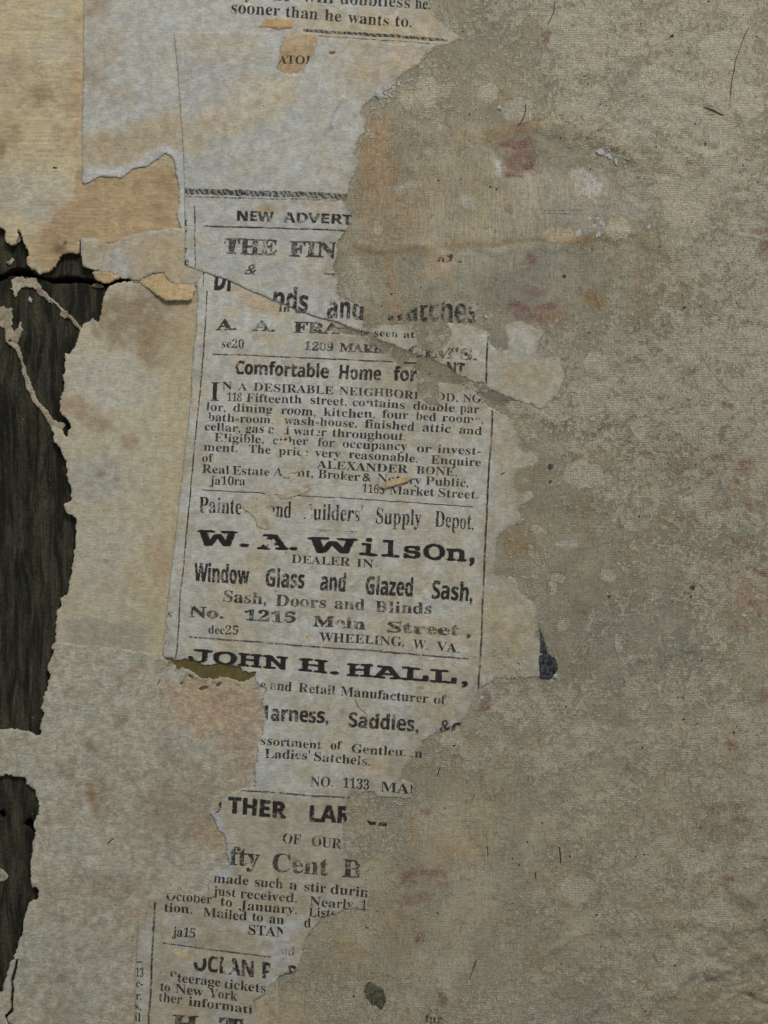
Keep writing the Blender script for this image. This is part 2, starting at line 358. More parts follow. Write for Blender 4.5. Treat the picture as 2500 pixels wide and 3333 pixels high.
# ---------------------------------------------------------------- mesh helpers
def tag(o, label, cat, group=None, kind=None):
    o['label'] = label; o['category'] = cat
    if group: o['group'] = group
    if kind: o['kind'] = kind
    return o
def mesh_from(name, verts, faces, mat, cols=None, edge=None, msk=None, smooth=True, parent=None, origin=None, thin=None):
    "verts: (n,3) array in wall units/mm -> world metres"
    v = np.asarray(verts, float); w = np.empty_like(v)
    w[:, 0] = WX(v[:, 0]); w[:, 1] = -v[:, 2] * 1e-3; w[:, 2] = WZ(v[:, 1])
    if origin is None: origin = np.array([(w[:, 0].min() + w[:, 0].max()) / 2, 0.0, (w[:, 2].min() + w[:, 2].max()) / 2])
    w = w - origin
    me = bpy.data.meshes.new(name)
    f = np.asarray(faces, np.int32)
    me.vertices.add(len(w)); me.vertices.foreach_set('co', w.astype(np.float32).ravel())
    k = f.shape[1]
    me.loops.add(f.size); me.loops.foreach_set('vertex_index', f.ravel())
    me.polygons.add(len(f)); me.polygons.foreach_set('loop_start', np.arange(0, f.size, k, dtype=np.int32))
    if smooth: me.polygons.foreach_set('use_smooth', np.ones(len(f), bool))
    me.update(calc_edges=True); me.validate()
    def vcol(nm, c):
        a = me.attributes.new(nm, 'FLOAT_COLOR', 'POINT'); b = np.ones((len(w), 4), np.float32); b[:, :3] = c; a.data.foreach_set('color', b.ravel())
    if cols is not None: vcol('Col', cols)
    if msk is not None: vcol('Msk', msk)
    if edge is not None:
        a = me.attributes.new('Edge', 'FLOAT', 'POINT'); a.data.foreach_set('value', np.asarray(edge, np.float32))
    if thin is not None:
        a = me.attributes.new('Thin', 'FLOAT', 'POINT'); a.data.foreach_set('value', np.asarray(thin, np.float32))
    me.materials.append(mat)
    o = bpy.data.objects.new(name, me); C.objects.link(o)
    if parent is not None: o.parent = parent
    else: o.location = Vector(origin)
    o['_org'] = [float(q) for q in origin]
    return o

def rag(poly, amp, step=3.0, seed=0):
    "torn outline: subdivide and shake; a point may carry its own amplitude for the segment that follows it"
    out = []
    n = len(poly)
    for i in range(n):
        p = poly[i]; q = poly[(i + 1) % n]; a = p[2] if len(p) > 2 else amp
        L = math.hypot(q[0] - p[0], q[1] - p[1]); k = max(1, int(L / step))
        for j in range(k):
            t = j / k; out.append((p[0] + (q[0] - p[0]) * t, p[1] + (q[1] - p[1]) * t, a))
    a = np.array(out); x, y, am = a[:, 0], a[:, 1], a[:, 2]
    # smooth the corner amplitude jumps, round the polyline a little
    for _ in range(2):
        x = (np.roll(x, 1) + 2 * x + np.roll(x, -1)) / 4; y = (np.roll(y, 1) + 2 * y + np.roll(y, -1)) / 4; am = (np.roll(am, 1) + 2 * am + np.roll(am, -1)) / 4
    dx = fbm(x, y, 44, 2, 300 + seed) * 1.2 + fbm(x, y, 15, 3, 310 + seed, 0.75) * 1.0 + fbm(x, y, 6.5, 2, 340 + seed) * 0.55
    dy = fbm(x, y, 44, 2, 320 + seed) * 1.2 + fbm(x, y, 15, 3, 330 + seed, 0.75) * 1.0 + fbm(x, y, 6.5, 2, 350 + seed) * 0.55
    return np.stack([x + dx * am, y + dy * am], 1)

class Mask:
    def __init__(s, loops, ss=2):
        allp = np.concatenate(loops); s.x0 = allp[:, 0].min() - 2; s.y0 = allp[:, 1].min() - 2; s.ss = ss
        w = int((allp[:, 0].max() - s.x0 + 4) * ss); h = int((allp[:, 1].max() - s.y0 + 4) * ss)
        a = np.zeros((h, w), np.int32)
        for lp in loops:
            p = (lp - [s.x0, s.y0]) * ss; q = np.roll(p, -1, 0)
            for (xa, ya), (xb, yb) in zip(p, q):
                if ya == yb: continue
                if ya > yb: xa, ya, xb, yb = xb, yb, xa, ya
                r0 = int(math.ceil(ya - 0.5)); r1 = int(math.ceil(yb - 0.5))
                if r1 <= r0: continue
                r = np.arange(max(r0, 0), min(r1, h)); xs = xa + (r + 0.5 - ya) / (yb - ya) * (xb - xa)
                c = np.clip(np.ceil(xs - 0.5).astype(int), 0, w - 1); np.add.at(a, (r, c), 1)
        s.m = (np.cumsum(a, 1) % 2).astype(bool)
    def __call__(s, x, y):
        i = ((np.asarray(y) - s.y0) * s.ss).astype(int); j = ((np.asarray(x) - s.x0) * s.ss).astype(int)
        ok = (i >= 0) & (j >= 0) & (i < s.m.shape[0]) & (j < s.m.shape[1])
        return ok & s.m[np.clip(i, 0, s.m.shape[0] - 1), np.clip(j, 0, s.m.shape[1] - 1)]

class Sheet: pass
def sheet(name, label, cat, outline, z, paint, mat, amp=4.0, holes=(), hole_amp=3.0, step=8.0, rimw=9.0, curl=0.0, skirt=0.14, seed=0, edge_k=1.0, lift=None, group=None, hfun=None, z2=None, ramp=(930, 1160)):
    loops = [rag(outline, amp, 3.0, seed)] + [rag(h, hole_amp, 3.0, seed + 50 + i) for i, h in enumerate(holes)]
    mk = Mask(loops)
    allb = np.concatenate(loops); x0, y0 = allb.min(0); x1, y1 = allb.max(0)
    gx, gy = np.meshgrid(np.arange(x0 + step / 2, x1, step), np.arange(y0 + step / 2, y1, step))
    g = np.stack([gx.ravel(), gy.ravel()], 1) + rng.uniform(-0.3, 0.3, (gx.size, 2)) * step
    g = g[mk(g[:, 0], g[:, 1])]
    kd = kdtree.KDTree(len(allb))
    for i, p in enumerate(allb): kd.insert((p[0], p[1], 0), i)
    kd.balance()
    d = np.array([kd.find((p[0], p[1], 0))[2] for p in g]) if len(g) else np.zeros(0)
    g = g[d > 2.2]; 
    pts = np.concatenate([allb, g]); edges = []; o = 0
    for lp in loops:
        n = len(lp); edges += [(o + i, o + (i + 1) % n) for i in range(n)]; o += n
    res = geometry.delaunay_2d_cdt([Vector(p) for p in pts], edges, [], 0, 1e-4, False)
    P = np.array([(p.x, p.y) for p in res[0]]); F = np.array([f for f in res[2] if len(f) == 3])
    cen = P[F].mean(1); F = F[mk(cen[:, 0], cen[:, 1])]
    # drop unused, orient to the viewer
    used = np.unique(F); rem = -np.ones(len(P), int); rem[used] = np.arange(len(used)); P = P[used]; F = rem[F]
    a, b, c = P[F[:, 0]], P[F[:, 1]], P[F[:, 2]]
    sg = (b[:, 0] - a[:, 0]) * (c[:, 1] - a[:, 1]) - (b[:, 1] - a[:, 1]) * (c[:, 0] - a[:, 0])
    F[sg > 0] = F[sg > 0][:, ::-1]
    d = np.array([kd.find((p[0], p[1], 0))[2] for p in P])
    x, y = P[:, 0], P[:, 1]
    rp = sstep(ramp[0], ramp[1], x) if z2 is not None else np.zeros(len(x))
    h = (hfun or H)(x, y) + z + ((z2 - z) * rp if z2 is not None else 0)
    if curl: h = h + (1 - 0.9 * rp) * curl * np.exp(-d / 26.0) * (0.35 + 0.65 * sstep(-0.2, 0.5, fbm(x, y, 130, 2, 400 + seed)))
    if lift is not None: h = h + lift(x, y)
    cols = paint(x, y)
    if z2 is not None:      # paste stain soaked in from the worn right-hand tear
        st_ = np.clip(np.exp(-d / 55.0) * rp * (0.95 + 1.1 * fbm(x, y, 80, 4, 440 + seed, 0.65)), 0, 0.88)[:, None]
        cols = cols * (1 - st_) + alb(146, 138, 119) * st_
    cols = np.clip(cols, 0.003, 0.85)
    edge = np.exp(-d / rimw) * edge_k * (1 - 0.65 * rp) * np.clip(0.55 + 0.9 * fbm(x, y, 70, 2, 420 + seed), 0, 1.0)
    thin = np.exp(-d / 20.0) * rp * np.clip(0.75 + 0.8 * fbm(x, y, 60, 2, 430 + seed), 0.15, 1.25)
    V = np.stack([x, y, h], 1)
    # rim: boundary edges dropped by the sheet's thickness
    E = np.concatenate([F[:, [0, 1]], F[:, [1, 2]], F[:, [2, 0]]]); key = {}
    for i, j in E.tolist(): key[(i, j)] = 1
    bnd = [(i, j) for (i, j) in key if (j, i) not in key]
    bv = sorted({i for e in bnd for i in e}); low = {i: len(V) + k for k, i in enumerate(bv)}
    Vl = V[bv].copy(); Vl[:, 2] -= skirt
    F2 = []
    for i, j in bnd: F2 += [(j, i, low[i]), (j, low[i], low[j])]
    VV = np.concatenate([V, Vl]); FF = np.concatenate([F, np.array(F2, int)])
    ob = mesh_from(name, VV, FF, mat, np.concatenate([cols, cols[bv]]), np.concatenate([edge, edge[bv]]), thin=np.concatenate([thin, thin[bv]]))
    tag(ob, label, cat, group)
    s = Sheet(); s.ob = ob; s.bvh = BVHTree.FromPolygons([tuple(q) for q in V], [tuple(f) for f in F.tolist()]); s.mask = mk
    s.org = np.array(ob['_org']); del ob['_org']
    return s
def on(s, x, y):
    r = s.bvh.ray_cast(Vector((x, y, 50)), Vector((0, 0, -1)))
    return r[0].z if r[0] is not None else None

# ---------------------------------------------------------------- 1. what lies behind the paper
def grid(x0, x1, y0, y1, step, m0=0, m1=0):
    xs = np.linspace(x0, x1, int((x1 - x0) / step) + 1); ys = np.linspace(y0, y1, int((y1 - y0) / step) + 1)
    if m1:      # coarser beyond the part the photo shows
        xs = np.concatenate([xs, x1 + np.arange(1, m1 + 1) * 20.0]); ys = np.concatenate([y0 - np.arange(m1, 0, -1) * 20.0, ys, y1 + np.arange(1, m1 + 1) * 20.0])
    X, Y = np.meshgrid(xs, ys); w = len(xs); h = len(ys)
    i = (np.arange(h - 1)[:, None] * w + np.arange(w - 1)[None]).ravel()
    F = np.stack([i, i + 1, i + w + 1, i + w], 1)[:, ::-1]
    return X.ravel(), Y.ravel(), F[:, ::-1]
gx, gy, gf = grid(-2000, 4500, -2000, 5333, 500)
wl = mesh_from('wall', np.stack([gx, gy, np.full(len(gx), -16.0)], 1), gf, M['dark']); wl['kind'] = 'structure'; wl['label'] = 'black backing sheet standing in for the dark hollow behind the boards'  # near-black sheet: the darkness inside the crack is put into its colour
del wl['_org']

def wood_h(x, y):
    xx = x + 24 * fbm(x, y, 260, 2, 501)
    return -1.15 + 0.10 * fbm(xx * 12, y, 230, 4, 502, 0.6) + 0.12 * fbm(x, y, 400, 2, 503)
def wood_paint(x, y): return np.tile(np.array([0.05, 0.045, 0.03]), (len(x), 1))
UP = [(-620, 886), (0, 884), (34, 871), (55, 866), (84, 869), (110, 888), (148, 898), (211, 894), (253, 896), (287, 901), (304, 909), (329, 917), (380, 905), (422, 909), (520, 906), (760, 908)]
LO = [(-620, 918), (0, 910), (34, 893), (63, 897), (110, 900), (148, 911), (165, 922), (236, 918), (278, 920), (312, 932), (338, 932), (371, 918), (405, 919), (430, 917), (520, 918), (760, 920)]
sheet('wooden_board', 'dark weathered end of the board above the black crack, mostly hidden by cream paper', 'wooden board',
      [(-620, -620, 0.3), (760, -620, 0.3)] + [(x, y) for x, y in UP[::-1]], 0, wood_paint, M['wood'], amp=1.6, step=12, skirt=9.0, seed=1, hfun=wood_h)
hole1 = [(68, 2688), (78, 2676), (92, 2668), (100, 2664), (101, 2680), (106, 2690), (104, 2706), (98, 2720), (90, 2716), (86, 2702), (76, 2700)]
hole2 = [(-14, 2652), (-4, 2641), (8, 2640), (14, 2650), (10, 2664), (-4, 2670)]
sheet('wooden_board', 'dark rough grained board below the black crack, with knot holes near its lower left', 'wooden board',
      [(x, y) for x, y in LO] + [(760, 3950, 0.3), (-620, 3950, 0.3)], 0, wood_paint, M['wood'], amp=1.6, holes=[hole1, hole2], hole_amp=1.2, step=12, skirt=9.0, seed=2, hfun=wood_h)

# ---------------------------------------------------------------- 2. linen cloth on the right
gx, gy, gf = grid(470, 2560, -50, 3390, 5.5, 0, 28)
p = Paint(gx, gy, (122, 116, 99), seed=1)
x, y = gx, gy
p.mix(sstep(-0.1, 0.7, fbm(x, y, 420, 3, 61)), (117, 115, 103), 0.8)
p.mix(sstep(0.0, 0.8, fbm(x, y, 300, 3, 62)), (128, 116, 93), 0.7)
p.mix(sstep(1700, 2300, x) * sstep(1300, 300, y), (132, 124, 103), 0.55)
p.blob(1900, 640, 330, 130, (135, 131, 119), 0.85, 0.5)                    # smooth grey lobe
p.blob(2080, 620, 140, 100, (124, 119, 107), 0.7, 0.4)
p.blob(1450, 420, 230, 160, (126, 118, 101), 0.7, 0.6)
p.blob(1500, 690, 300, 190, (139, 130, 110), 0.7, 0.7)
p.rect(1180, 350, 1290, 560, (142, 120, 93), 0.8, 0.5)
p.blob(1220, 560, 90, 140, (132, 108, 80), 0.6, 0.7)
p.blob(1280, 700, 150, 170, (138, 118, 90), 0.55, 0.8)
p.stroke([(1080, 815), (1240, 812), (1420, 808), (1560, 795)], 18, (118, 98, 68), 0.55, 0.9)
p.stroke([(1560, 800), (1700, 785), (1840, 780), (1960, 776), (2060, 770)], 12, (108, 92, 62), 0.6, 0.9)
p.stroke([(1840, 781), (1905, 776)], 5, (132, 102, 48), 0.7, 0.6); p.stroke([(1975, 772), (2052, 768)], 4, (132, 105, 50), 0.7, 0.6)
p.rect(1970, 712, 2052, 772, (158, 140, 112), 0.75, 0.12, 0.1); p.blob(1830, 760, 75, 28, (155, 137, 108), 0.7, 0.3)
p.blob(2190, 600, 45, 70, (146, 132, 107), 0.7, 0.2, -25); p.blob(2230, 690, 75, 42, (143, 130, 110), 0.8, 0.15)
p.blob(1340, 320, 42, 38, (148, 134, 106), 0.75, 0.12); p.blob(1390, 296, 40, 48, (147, 134, 107), 0.75, 0.12, 30)
p.stroke([(1600, 445), (1700, 420), (1800, 395), (1930, 415), (2030, 480), (2100, 530), (2240, 545)], 34, (122, 101, 70), 0.55, 0.9)
p.blob(1915, 600, 55, 42, (158, 157, 152), 0.75, 0.45, 35, rag=0.6); p.blob(1872, 560, 24, 28, (156, 155, 150), 0.7, 0.5, rag=0.6)
p.blob(1622, 540, 16, 38, (160, 158, 156), 0.75, 0.6, -20, rag=0.5)
p.blob(1305, 617, 22, 18, (165, 165, 164), 0.7, 0.7, rag=0.5); p.blob(1520, 655, 40, 22, (156, 155, 152), 0.45, 0.8, rag=0.5)
p.blob(1340, 530, 40, 30, (140, 130, 110), 0.5, 0.6)
p.blob(1940, 975, 45, 32, (128, 96, 52), 0.7, 0.8); p.blob(1800, 1030, 90, 40, (126, 98, 72), 0.55, 0.8)
p.blob(1900, 1110, 130, 70, (128, 121, 106), 0.6, 0.5)
p.blob(1430, 870, 60, 60, (152, 132, 106), 0.6, 0.6); p.stroke([(1262, 830), (1275, 960), (1300, 1060)], 22, (138, 112, 80), 0.55, 0.9)
p.blob(1150, 900, 60, 120, (146, 142, 126), 0.5, 0.6)
p.blob(1700, 1760, 80, 70, (120, 100, 70), 0.7, 0.7); p.blob(1650, 1860, 50, 45, (108, 101, 88), 0.6, 0.8)
p.blob(1830, 1770, 45, 14, (158, 158, 157), 0.55, 0.7, rag=0.5)
p.blob(1620, 1280, 120, 40, (112, 106, 95), 0.6, 0.7, 20); p.blob(1400, 1185, 60, 30, (118, 106, 86), 0.4, 0.8)
p.blob(1740, 1400, 80, 60, (140, 130, 106), 0.5, 0.6); p.blob(1790, 1450, 70, 40, (142, 138, 130), 0.45, 0.8)
p.blob(1950, 1480, 70, 60, (148, 136, 108), 0.6, 0.5); p.blob(1945, 1440, 24, 26, (116, 92, 62), 0.7, 0.8)
p.blob(2130, 1800, 120, 120, (122, 113, 98), 0.55, 0.7); p.blob(2440, 1900, 90, 120, (138, 116, 86), 0.5, 0.8)
p.blob(1340, 2700, 34, 95, (126, 106, 80), 0.65, 0.8); p.blob(1200, 2690, 80, 90, (124, 114, 94), 0.6, 0.7)
p.blob(1300, 2990, 130, 70, (136, 118, 92), 0.3, 0.8); p.blob(1560, 2960, 130, 90, (134, 117, 92), 0.25, 0.8)
p.blob(1740, 3140, 45, 55, (112, 92, 64), 0.6, 0.9); p.blob(1800, 2860, 110, 170, (134, 118, 96), 0.3, 0.8)
p.blob(2420, 3150, 190, 220, (118, 103, 82), 0.5, 0.8); p.blob(2300, 2900, 120, 60, (128, 112, 86), 0.5, 0.8)
p.blob(2180, 3170, 90, 60, (128, 128, 120), 0.5, 0.8); p.blob(1490, 3230, 200, 110, (131, 127, 118), 0.5, 0.8)
p.blob(2150, 2650, 60, 55, (124, 104, 78), 0.5, 0.8); p.blob(1560, 2400, 60, 50, (108, 102, 88), 0.6, 0.7)
p.blob(1150, 2600, 60, 60, (120, 108, 86), 0.6, 0.6)
p.blob(800, 3240, 120, 60, (128, 124, 112), 0.4, 0.8)
rr = random.Random(5)
def dark_line(cx, cy, L, ang, k, w=3.6):  # short wiggly dark stroke mixed into the cloth colour
    n = 5; a = math.radians(ang); pts = [(cx + (i / (n - 1) - 0.5) * L * math.cos(a) + rr.uniform(-5, 5), cy + (i / (n - 1) - 0.5) * L * math.sin(a) + rr.uniform(-5, 5)) for i in range(n)]
    sel = (np.abs(gx - cx) < L + 20) & (np.abs(gy - cy) < L + 20)
    d = seg_dist(gx[sel] + 6 * p.wx[sel], gy[sel] + 6 * p.wy[sel], pts); m = (np.exp(-(d / w) ** 2) * k)[:, None]
    p.c[sel] = p.c[sel] * (1 - m) + alb(84, 74, 54) * m
ridge = [(1600, 440), (1700, 420), (1800, 400), (1930, 420), (2030, 480), (2100, 530), (2240, 548)]
for _ in range(46):
    i = rr.randrange(len(ridge) - 1); t = rr.random(); x_ = ridge[i][0] * (1 - t) + ridge[i + 1][0] * t; y_ = ridge[i][1] * (1 - t) + ridge[i + 1][1] * t
    dark_line(x_ + rr.gauss(0, 22), y_ + rr.gauss(0, 30), rr.uniform(18, 60), rr.uniform(-60, 60), rr.uniform(0.25, 0.6))
for _ in range(170): dark_line(rr.uniform(1650, 2500), rr.uniform(0, 3333), rr.uniform(12, 48), rr.uniform(0, 180), rr.uniform(0.12, 0.45), 3.2)
for _ in range(60): dark_line(rr.uniform(1780, 2500), rr.uniform(2800, 3333), rr.uniform(20, 80), rr.gauss(-20, 35), rr.uniform(0.2, 0.5))
p.stroke([(1150, 1072), (1240, 1112), (1330, 1150), (1480, 1212), (1600, 1275), (1720, 1325), (1850, 1372), (1960, 1400)], 46, (101, 94, 79), 0.75, 0.9)
p.stroke([(1560, 1275), (1650, 1312), (1740, 1345), (1830, 1352)], 16, (88, 84, 76), 0.6, 0.9)  # shadow below the torn tab's lower edge painted into the cloth
redm = Paint(gx, gy, (0, 0, 0), seed=2); redm.c[:] = 0
def red(cx, cy, rx, ry, k=0.7, rect=True, rot=0):
    a = math.radians(rot); dx = gx + redm.wx * 9 - cx; dy = gy + redm.wy * 9 - cy
    u = np.abs(dx * math.cos(a) + dy * math.sin(a)) / rx; v = np.abs(-dx * math.sin(a) + dy * math.cos(a)) / ry
    pw = 4 if rect else 2
    d = (u ** pw + v ** pw) ** (1 / pw) + 0.22 * redm.fine
    redm.c[:, 2] = np.maximum(redm.c[:, 2], (1 - sstep(0.55, 1.1, d)) * k)
for a in [(1683, 468, 75, 15, .8), (1690, 515, 60, 40, .62), (1672, 570, 38, 16, .75), (1725, 545, 18, 14, .9), (1778, 115, 22, 26, .5, 0), (1660, 680, 20, 26, .55, 0), (1745, 950, 48, 18, .5),
          (1690, 1000, 45, 16, .75), (1770, 1000, 40, 15, .65), (1720, 1030, 70, 20, .55), (1732, 845, 22, 24, .6, 0), (2365, 1325, 24, 9, .75), (2350, 1490, 62, 18, .55), (2420, 1520, 34, 36, .65), (2300, 1540, 22, 16, .5),
          (2395, 1580, 7, 9, .8, 0), (2470, 748, 40, 14, .6), (2485, 815, 28, 40, .5), (2480, 1862, 16, 16, .8, 0), (2450, 1960, 36, 12, .6), (2470, 1990, 12, 22, .6), (2400, 2040, 30, 16, .4), (1574, 2280, 24, 36, .6),
          (2380, 2430, 24, 26, .65, 0), (2480, 2265, 30, 24, .45), (1491, 2472, 22, 24, .5, 0), (1388, 2645, 22, 22, .55, 0), (1375, 2838, 92, 16, .6), (1330, 2866, 45, 22, .45), (1440, 2875, 26, 18, .55), (1360, 2930, 55, 22, .4),
          (1370, 3055, 22, 24, .8, 0), (1446, 3252, 22, 24, .65, 0), (2365, 2632, 86, 22, .55), (2390, 2668, 52, 14, .45), (2320, 2700, 22, 20, .4), (2390, 2715, 32, 14, .3), (2368, 2858, 24, 20, .55, 0), (2440, 3235, 24, 18, .4, 0), (1329, 3284, 5, 16, .6), (1690, 395, 40, 26, .25), (2200, 1500, 60, 24, .3), (2330, 1640, 50, 20, .35), (2460, 1650, 36, 24, .4), (2240, 1700, 40, 20, .25), (2100, 1480, 30, 16, .25), (2420, 1760, 40, 22, .3), (2300, 1850, 34, 18, .25), (2030, 2330, 26, 14, .2), (2250, 2130, 30, 16, .2), (2300, 1500, 200, 110, .14, 0), (2420, 1900, 120, 160, .16, 0), (2390, 2690, 140, 80, .14, 0), (1370, 2870, 130, 70, .14, 0), (1730, 1000, 120, 60, .16, 0)]:
    red(*a)
msk = np.zeros((len(gx), 3)); msk[:, 0] = crust_map(gx, gy)
pw = fbm(gx, gy, 40, 3, 951) * 9; pv = fbm(gx, gy, 40, 3, 952) * 9; spot = np.zeros(len(gx))
for cx, cy, rx, ry in [(2012, 742, 42, 32), (1830, 760, 72, 26), (1340, 320, 42, 38), (1390, 296, 40, 48), (2190, 600, 44, 66), (2230, 690, 74, 42), (1400, 490, 18, 14), (1470, 500, 22, 16), (1412, 635, 34, 12), (1480, 560, 13, 10), (1530, 480, 16, 22), (1345, 600, 30, 14), (1440, 410, 22, 14),
                       (1810, 1880, 26, 20), (1800, 1916, 14, 30), (1975, 1868, 26, 20), (1836, 2030, 22, 30), (1922, 2020, 12, 36), (2012, 2090, 14, 30), (1745, 1722, 22, 14), (1734, 1772, 10, 10), (1900, 1545, 70, 50), (1790, 1340, 70, 34), (1940, 1180, 40, 30), (2080, 1390, 34, 30), (1700, 1325, 60, 22),
                       (1470, 2400, 40, 34), (1560, 2240, 50, 22), (1540, 1000, 22, 14), (1600, 760, 22, 12), (1720, 730, 22, 14), (1690, 360, 60, 46), (1590, 300, 40, 30), (1230, 740, 16, 26), (2330, 2960, 50, 40), (2270, 2800, 60, 40), (1880, 2890, 60, 50), (1500, 2120, 30, 16), (2350, 160, 80, 70), (2130, 260, 60, 50), (1840, 130, 60, 50), (2430, 330, 60, 60)]:
    spot = np.maximum(spot, 1 - sstep(0.82, 1.0, np.hypot((gx + pw - cx) / rx, (gy + pv - cy) / ry)))
msk[:, 0] = msk[:, 0] * 0.5 + 0.5 * spot
sm = np.exp(-(((gx - 1900) / 300) ** 2 + ((gy - 650) / 150) ** 2)) + 0.8 * np.exp(-(((gx - 1480) / 330) ** 2 + ((gy - 650) / 300) ** 2)) + 0.6 * np.exp(-(((gx - 2050) / 250) ** 2 + ((gy - 860) / 110) ** 2)) + 0.7 * np.exp(-(((gx - 1900) / 200) ** 2 + ((gy - 1130) / 90) ** 2))
msk[:, 1] = np.clip(sm, 0, 1); msk[:, 2] = np.clip(redm.c[:, 2], 0, 1)
cloth = Sheet()
hz = H(gx, gy)
cloth.ob = mesh_from('linen_cloth', np.stack([gx, gy, hz], 1), gf, M['linen'], np.clip(p.c * (1.18 + 0.21 * sstep(2050, 2450, y) * np.array(1.0) - 0.20 * np.exp(-(((x - 2150) / 420) ** 2 + ((y - 1250) / 420) ** 2)))[:, None] * np.array([1.03, 1.0, 0.935]), 0.01, 0.8), None, msk)  # lower cloth painted lighter to make up for shading there
tag(cloth.ob, 'stained greige linen wall cloth with faint red print covering the right side', 'cloth')
cloth.org = np.array(cloth.ob['_org']); del cloth.ob['_org']
cloth.bvh = None; cloth.mask = lambda x, y: np.ones(np.shape(x), bool)

# ---------------------------------------------------------------- 3. lining papers on the left
def paint_cream(x, y):
    p = Paint(x, y, (174, 157, 121), seed=3)
    p.mottle(150, (178, 160, 122), 0.0, 0.6, 0.6, 1); p.mottle(110, (156, 138, 110), 0.1, 0.7, 0.55, 2)
    p.rect(215, -60, 300, 560, (172, 143, 100), 0.55, 0.8)
    p.blob(135, 305, 38, 45, (134, 112, 76), 0.75, 0.9); p.blob(110, 330, 70, 60, (150, 128, 94), 0.5, 0.9); p.blob(40, 250, 90, 100, (156, 137, 110), 0.6, 0.9)
    p.blob(30, 430, 60, 60, (140, 124, 86), 0.7, 0.9); p.blob(5, 480, 20, 40, (92, 78, 54), 0.75, 0.9)
    p.blob(190, 160, 120, 60, (171, 164, 146), 0.4, 0.9); p.blob(180, 45, 50, 30, (170, 166, 152), 0.4, 0.8)
    p.blob(110, 640, 180, 110, (164, 157, 139), 0.6, 0.7); p.blob(120, 690, 60, 50, (160, 158, 145), 0.5, 0.7)
    p.blob(245, 330, 18, 22, (140, 120, 85), 0.5, 0.9); p.blob(243, 430, 14, 30, (165, 130, 80), 0.4, 0.9)
    # brown uncovered part
    n = p.wx * 14
    edge = np.maximum(sstep(0, 14, (x + n) - (232 - 0.9 * np.clip(y - 640, 0, 60) + 0.25 * np.clip(640 - y, 0, 200))), 0) * sstep(520, 560, y + n)
    p.mix(edge, (163, 136, 98), 0.95)
    p.blob(215, 700, 60, 60, (158, 131, 97), 0.8, 0.8); p.blob(165, 800, 80, 100, (152, 124, 88), 0.85, 0.6)
    p.mottle(60, (157, 132, 97), 0.1, 0.6, 0.5, 4, mask=edge); p.mottle(45, (140, 112, 76), 0.25, 0.8, 0.55, 5, mask=edge)
    p.blob(505, 670, 22, 18, (134, 106, 70), 0.6, 0.9); p.blob(550, 610, 18, 30, (134, 102, 62), 0.5, 0.9); p.blob(200, 812, 26, 24, (86, 66, 46), 0.8, 0.9); p.blob(214, 792, 8, 9, (80, 52, 40), 0.9, 0.6)
    p.blob(240, 802, 24, 24, (158, 140, 108), 0.8, 0.3); p.blob(180, 720, 8, 22, (90, 96, 96), 0.5, 0.9)
    return p.c
CREAM = [(-620, -620, .3), (700, -620, .3), (700, 790, .3), (330, 790), (264, 790), (260, 812), (252, 824), (235, 826), (215, 823), (203, 822), (197, 837), (190, 852), (175, 870), (160, 888), (150, 894), (128, 896), (118, 889), (105, 876), (92, 866), (90, 846), (98, 830), (100, 815), (90, 798), (78, 776), (64, 752), (58, 766), (62, 784), (52, 796), (35, 793), (18, 786), (16, 770), (22, 758), (5, 742), (-620, 736)]
cream = sheet('lining_paper', 'cream wall paper at upper left with a bare brown patch and a torn lower edge', 'paper', CREAM, 0.10, paint_cream, M['cream'], amp=4.2, seed=3, skirt=0.7, curl=0.08)

def paint_mid(x, y):
    p = Paint(x, y, (165, 155, 128), seed=4)
    p.mottle(120, (160, 140, 112), 0.05, 0.65, 0.5, 1)
    p.blob(510, 1040, 240, 125, (136, 118, 90), 0.95, 0.3, 5); p.blob(540, 1150, 110, 70, (140, 121, 92), 0.8, 0.5); p.blob(600, 1060, 60, 130, (148, 124, 90), 0.55, 0.8)
    p.rect(205, 1148, 470, 1330, (162, 157, 141), 0.75, 0.25); p.blob(420, 1250, 160, 70, (160, 155, 137), 0.5, 0.7)
    p.blob(255, 1330, 80, 44, (150, 127, 100), 0.8, 0.5, 20); p.blob(320, 1385, 70, 30, (150, 128, 102), 0.75, 0.5, 15); p.blob(425, 1437, 28, 32, (146, 124, 100), 0.8, 0.35)
    p.blob(320, 1560, 120, 80, (152, 147, 133), 0.85, 0.45); p.blob(330, 1545, 20, 16, (120, 104, 88), 0.7, 0.9); p.blob(380, 1560, 16, 12, (112, 100, 84), 0.6, 0.9)
    d = x - (640 - (y - 1000) * 0.096)      # distance from the newspaper's straight edge
    p.mix(sstep(-150, -20, d + p.wx * 26), (166, 150, 116), 0.75)
    p.blob(520, 1830, 40, 90, (160, 130, 100), 0.6, 0.8, -10); p.blob(430, 1890, 40, 60, (162, 136, 102), 0.5, 0.8)
    p.blob(330, 1800, 120, 160, (158, 151, 134), 0.6, 0.7); p.blob(345, 1828, 12, 8, (120, 96, 74), 0.6, 0.8)
    p.mottle(50, (150, 136, 108), 0.35, 0.9, 0.35, 6); p.mottle(60, (172, 166, 150), 0.3, 0.8, 0.4, 7)
    m = sstep(1996, 2018, y + p.wx * 10 - 0.12 * np.clip(x - 240, 0, 240) * (x < 900)) * (1 - sstep(440, 520, x + p.wy * 20 - (2100 - y) * 0.3))
    p.mix(m * sstep(180, 230, x + p.wy * 14), (133, 129, 115), 0.65)
    return p.c
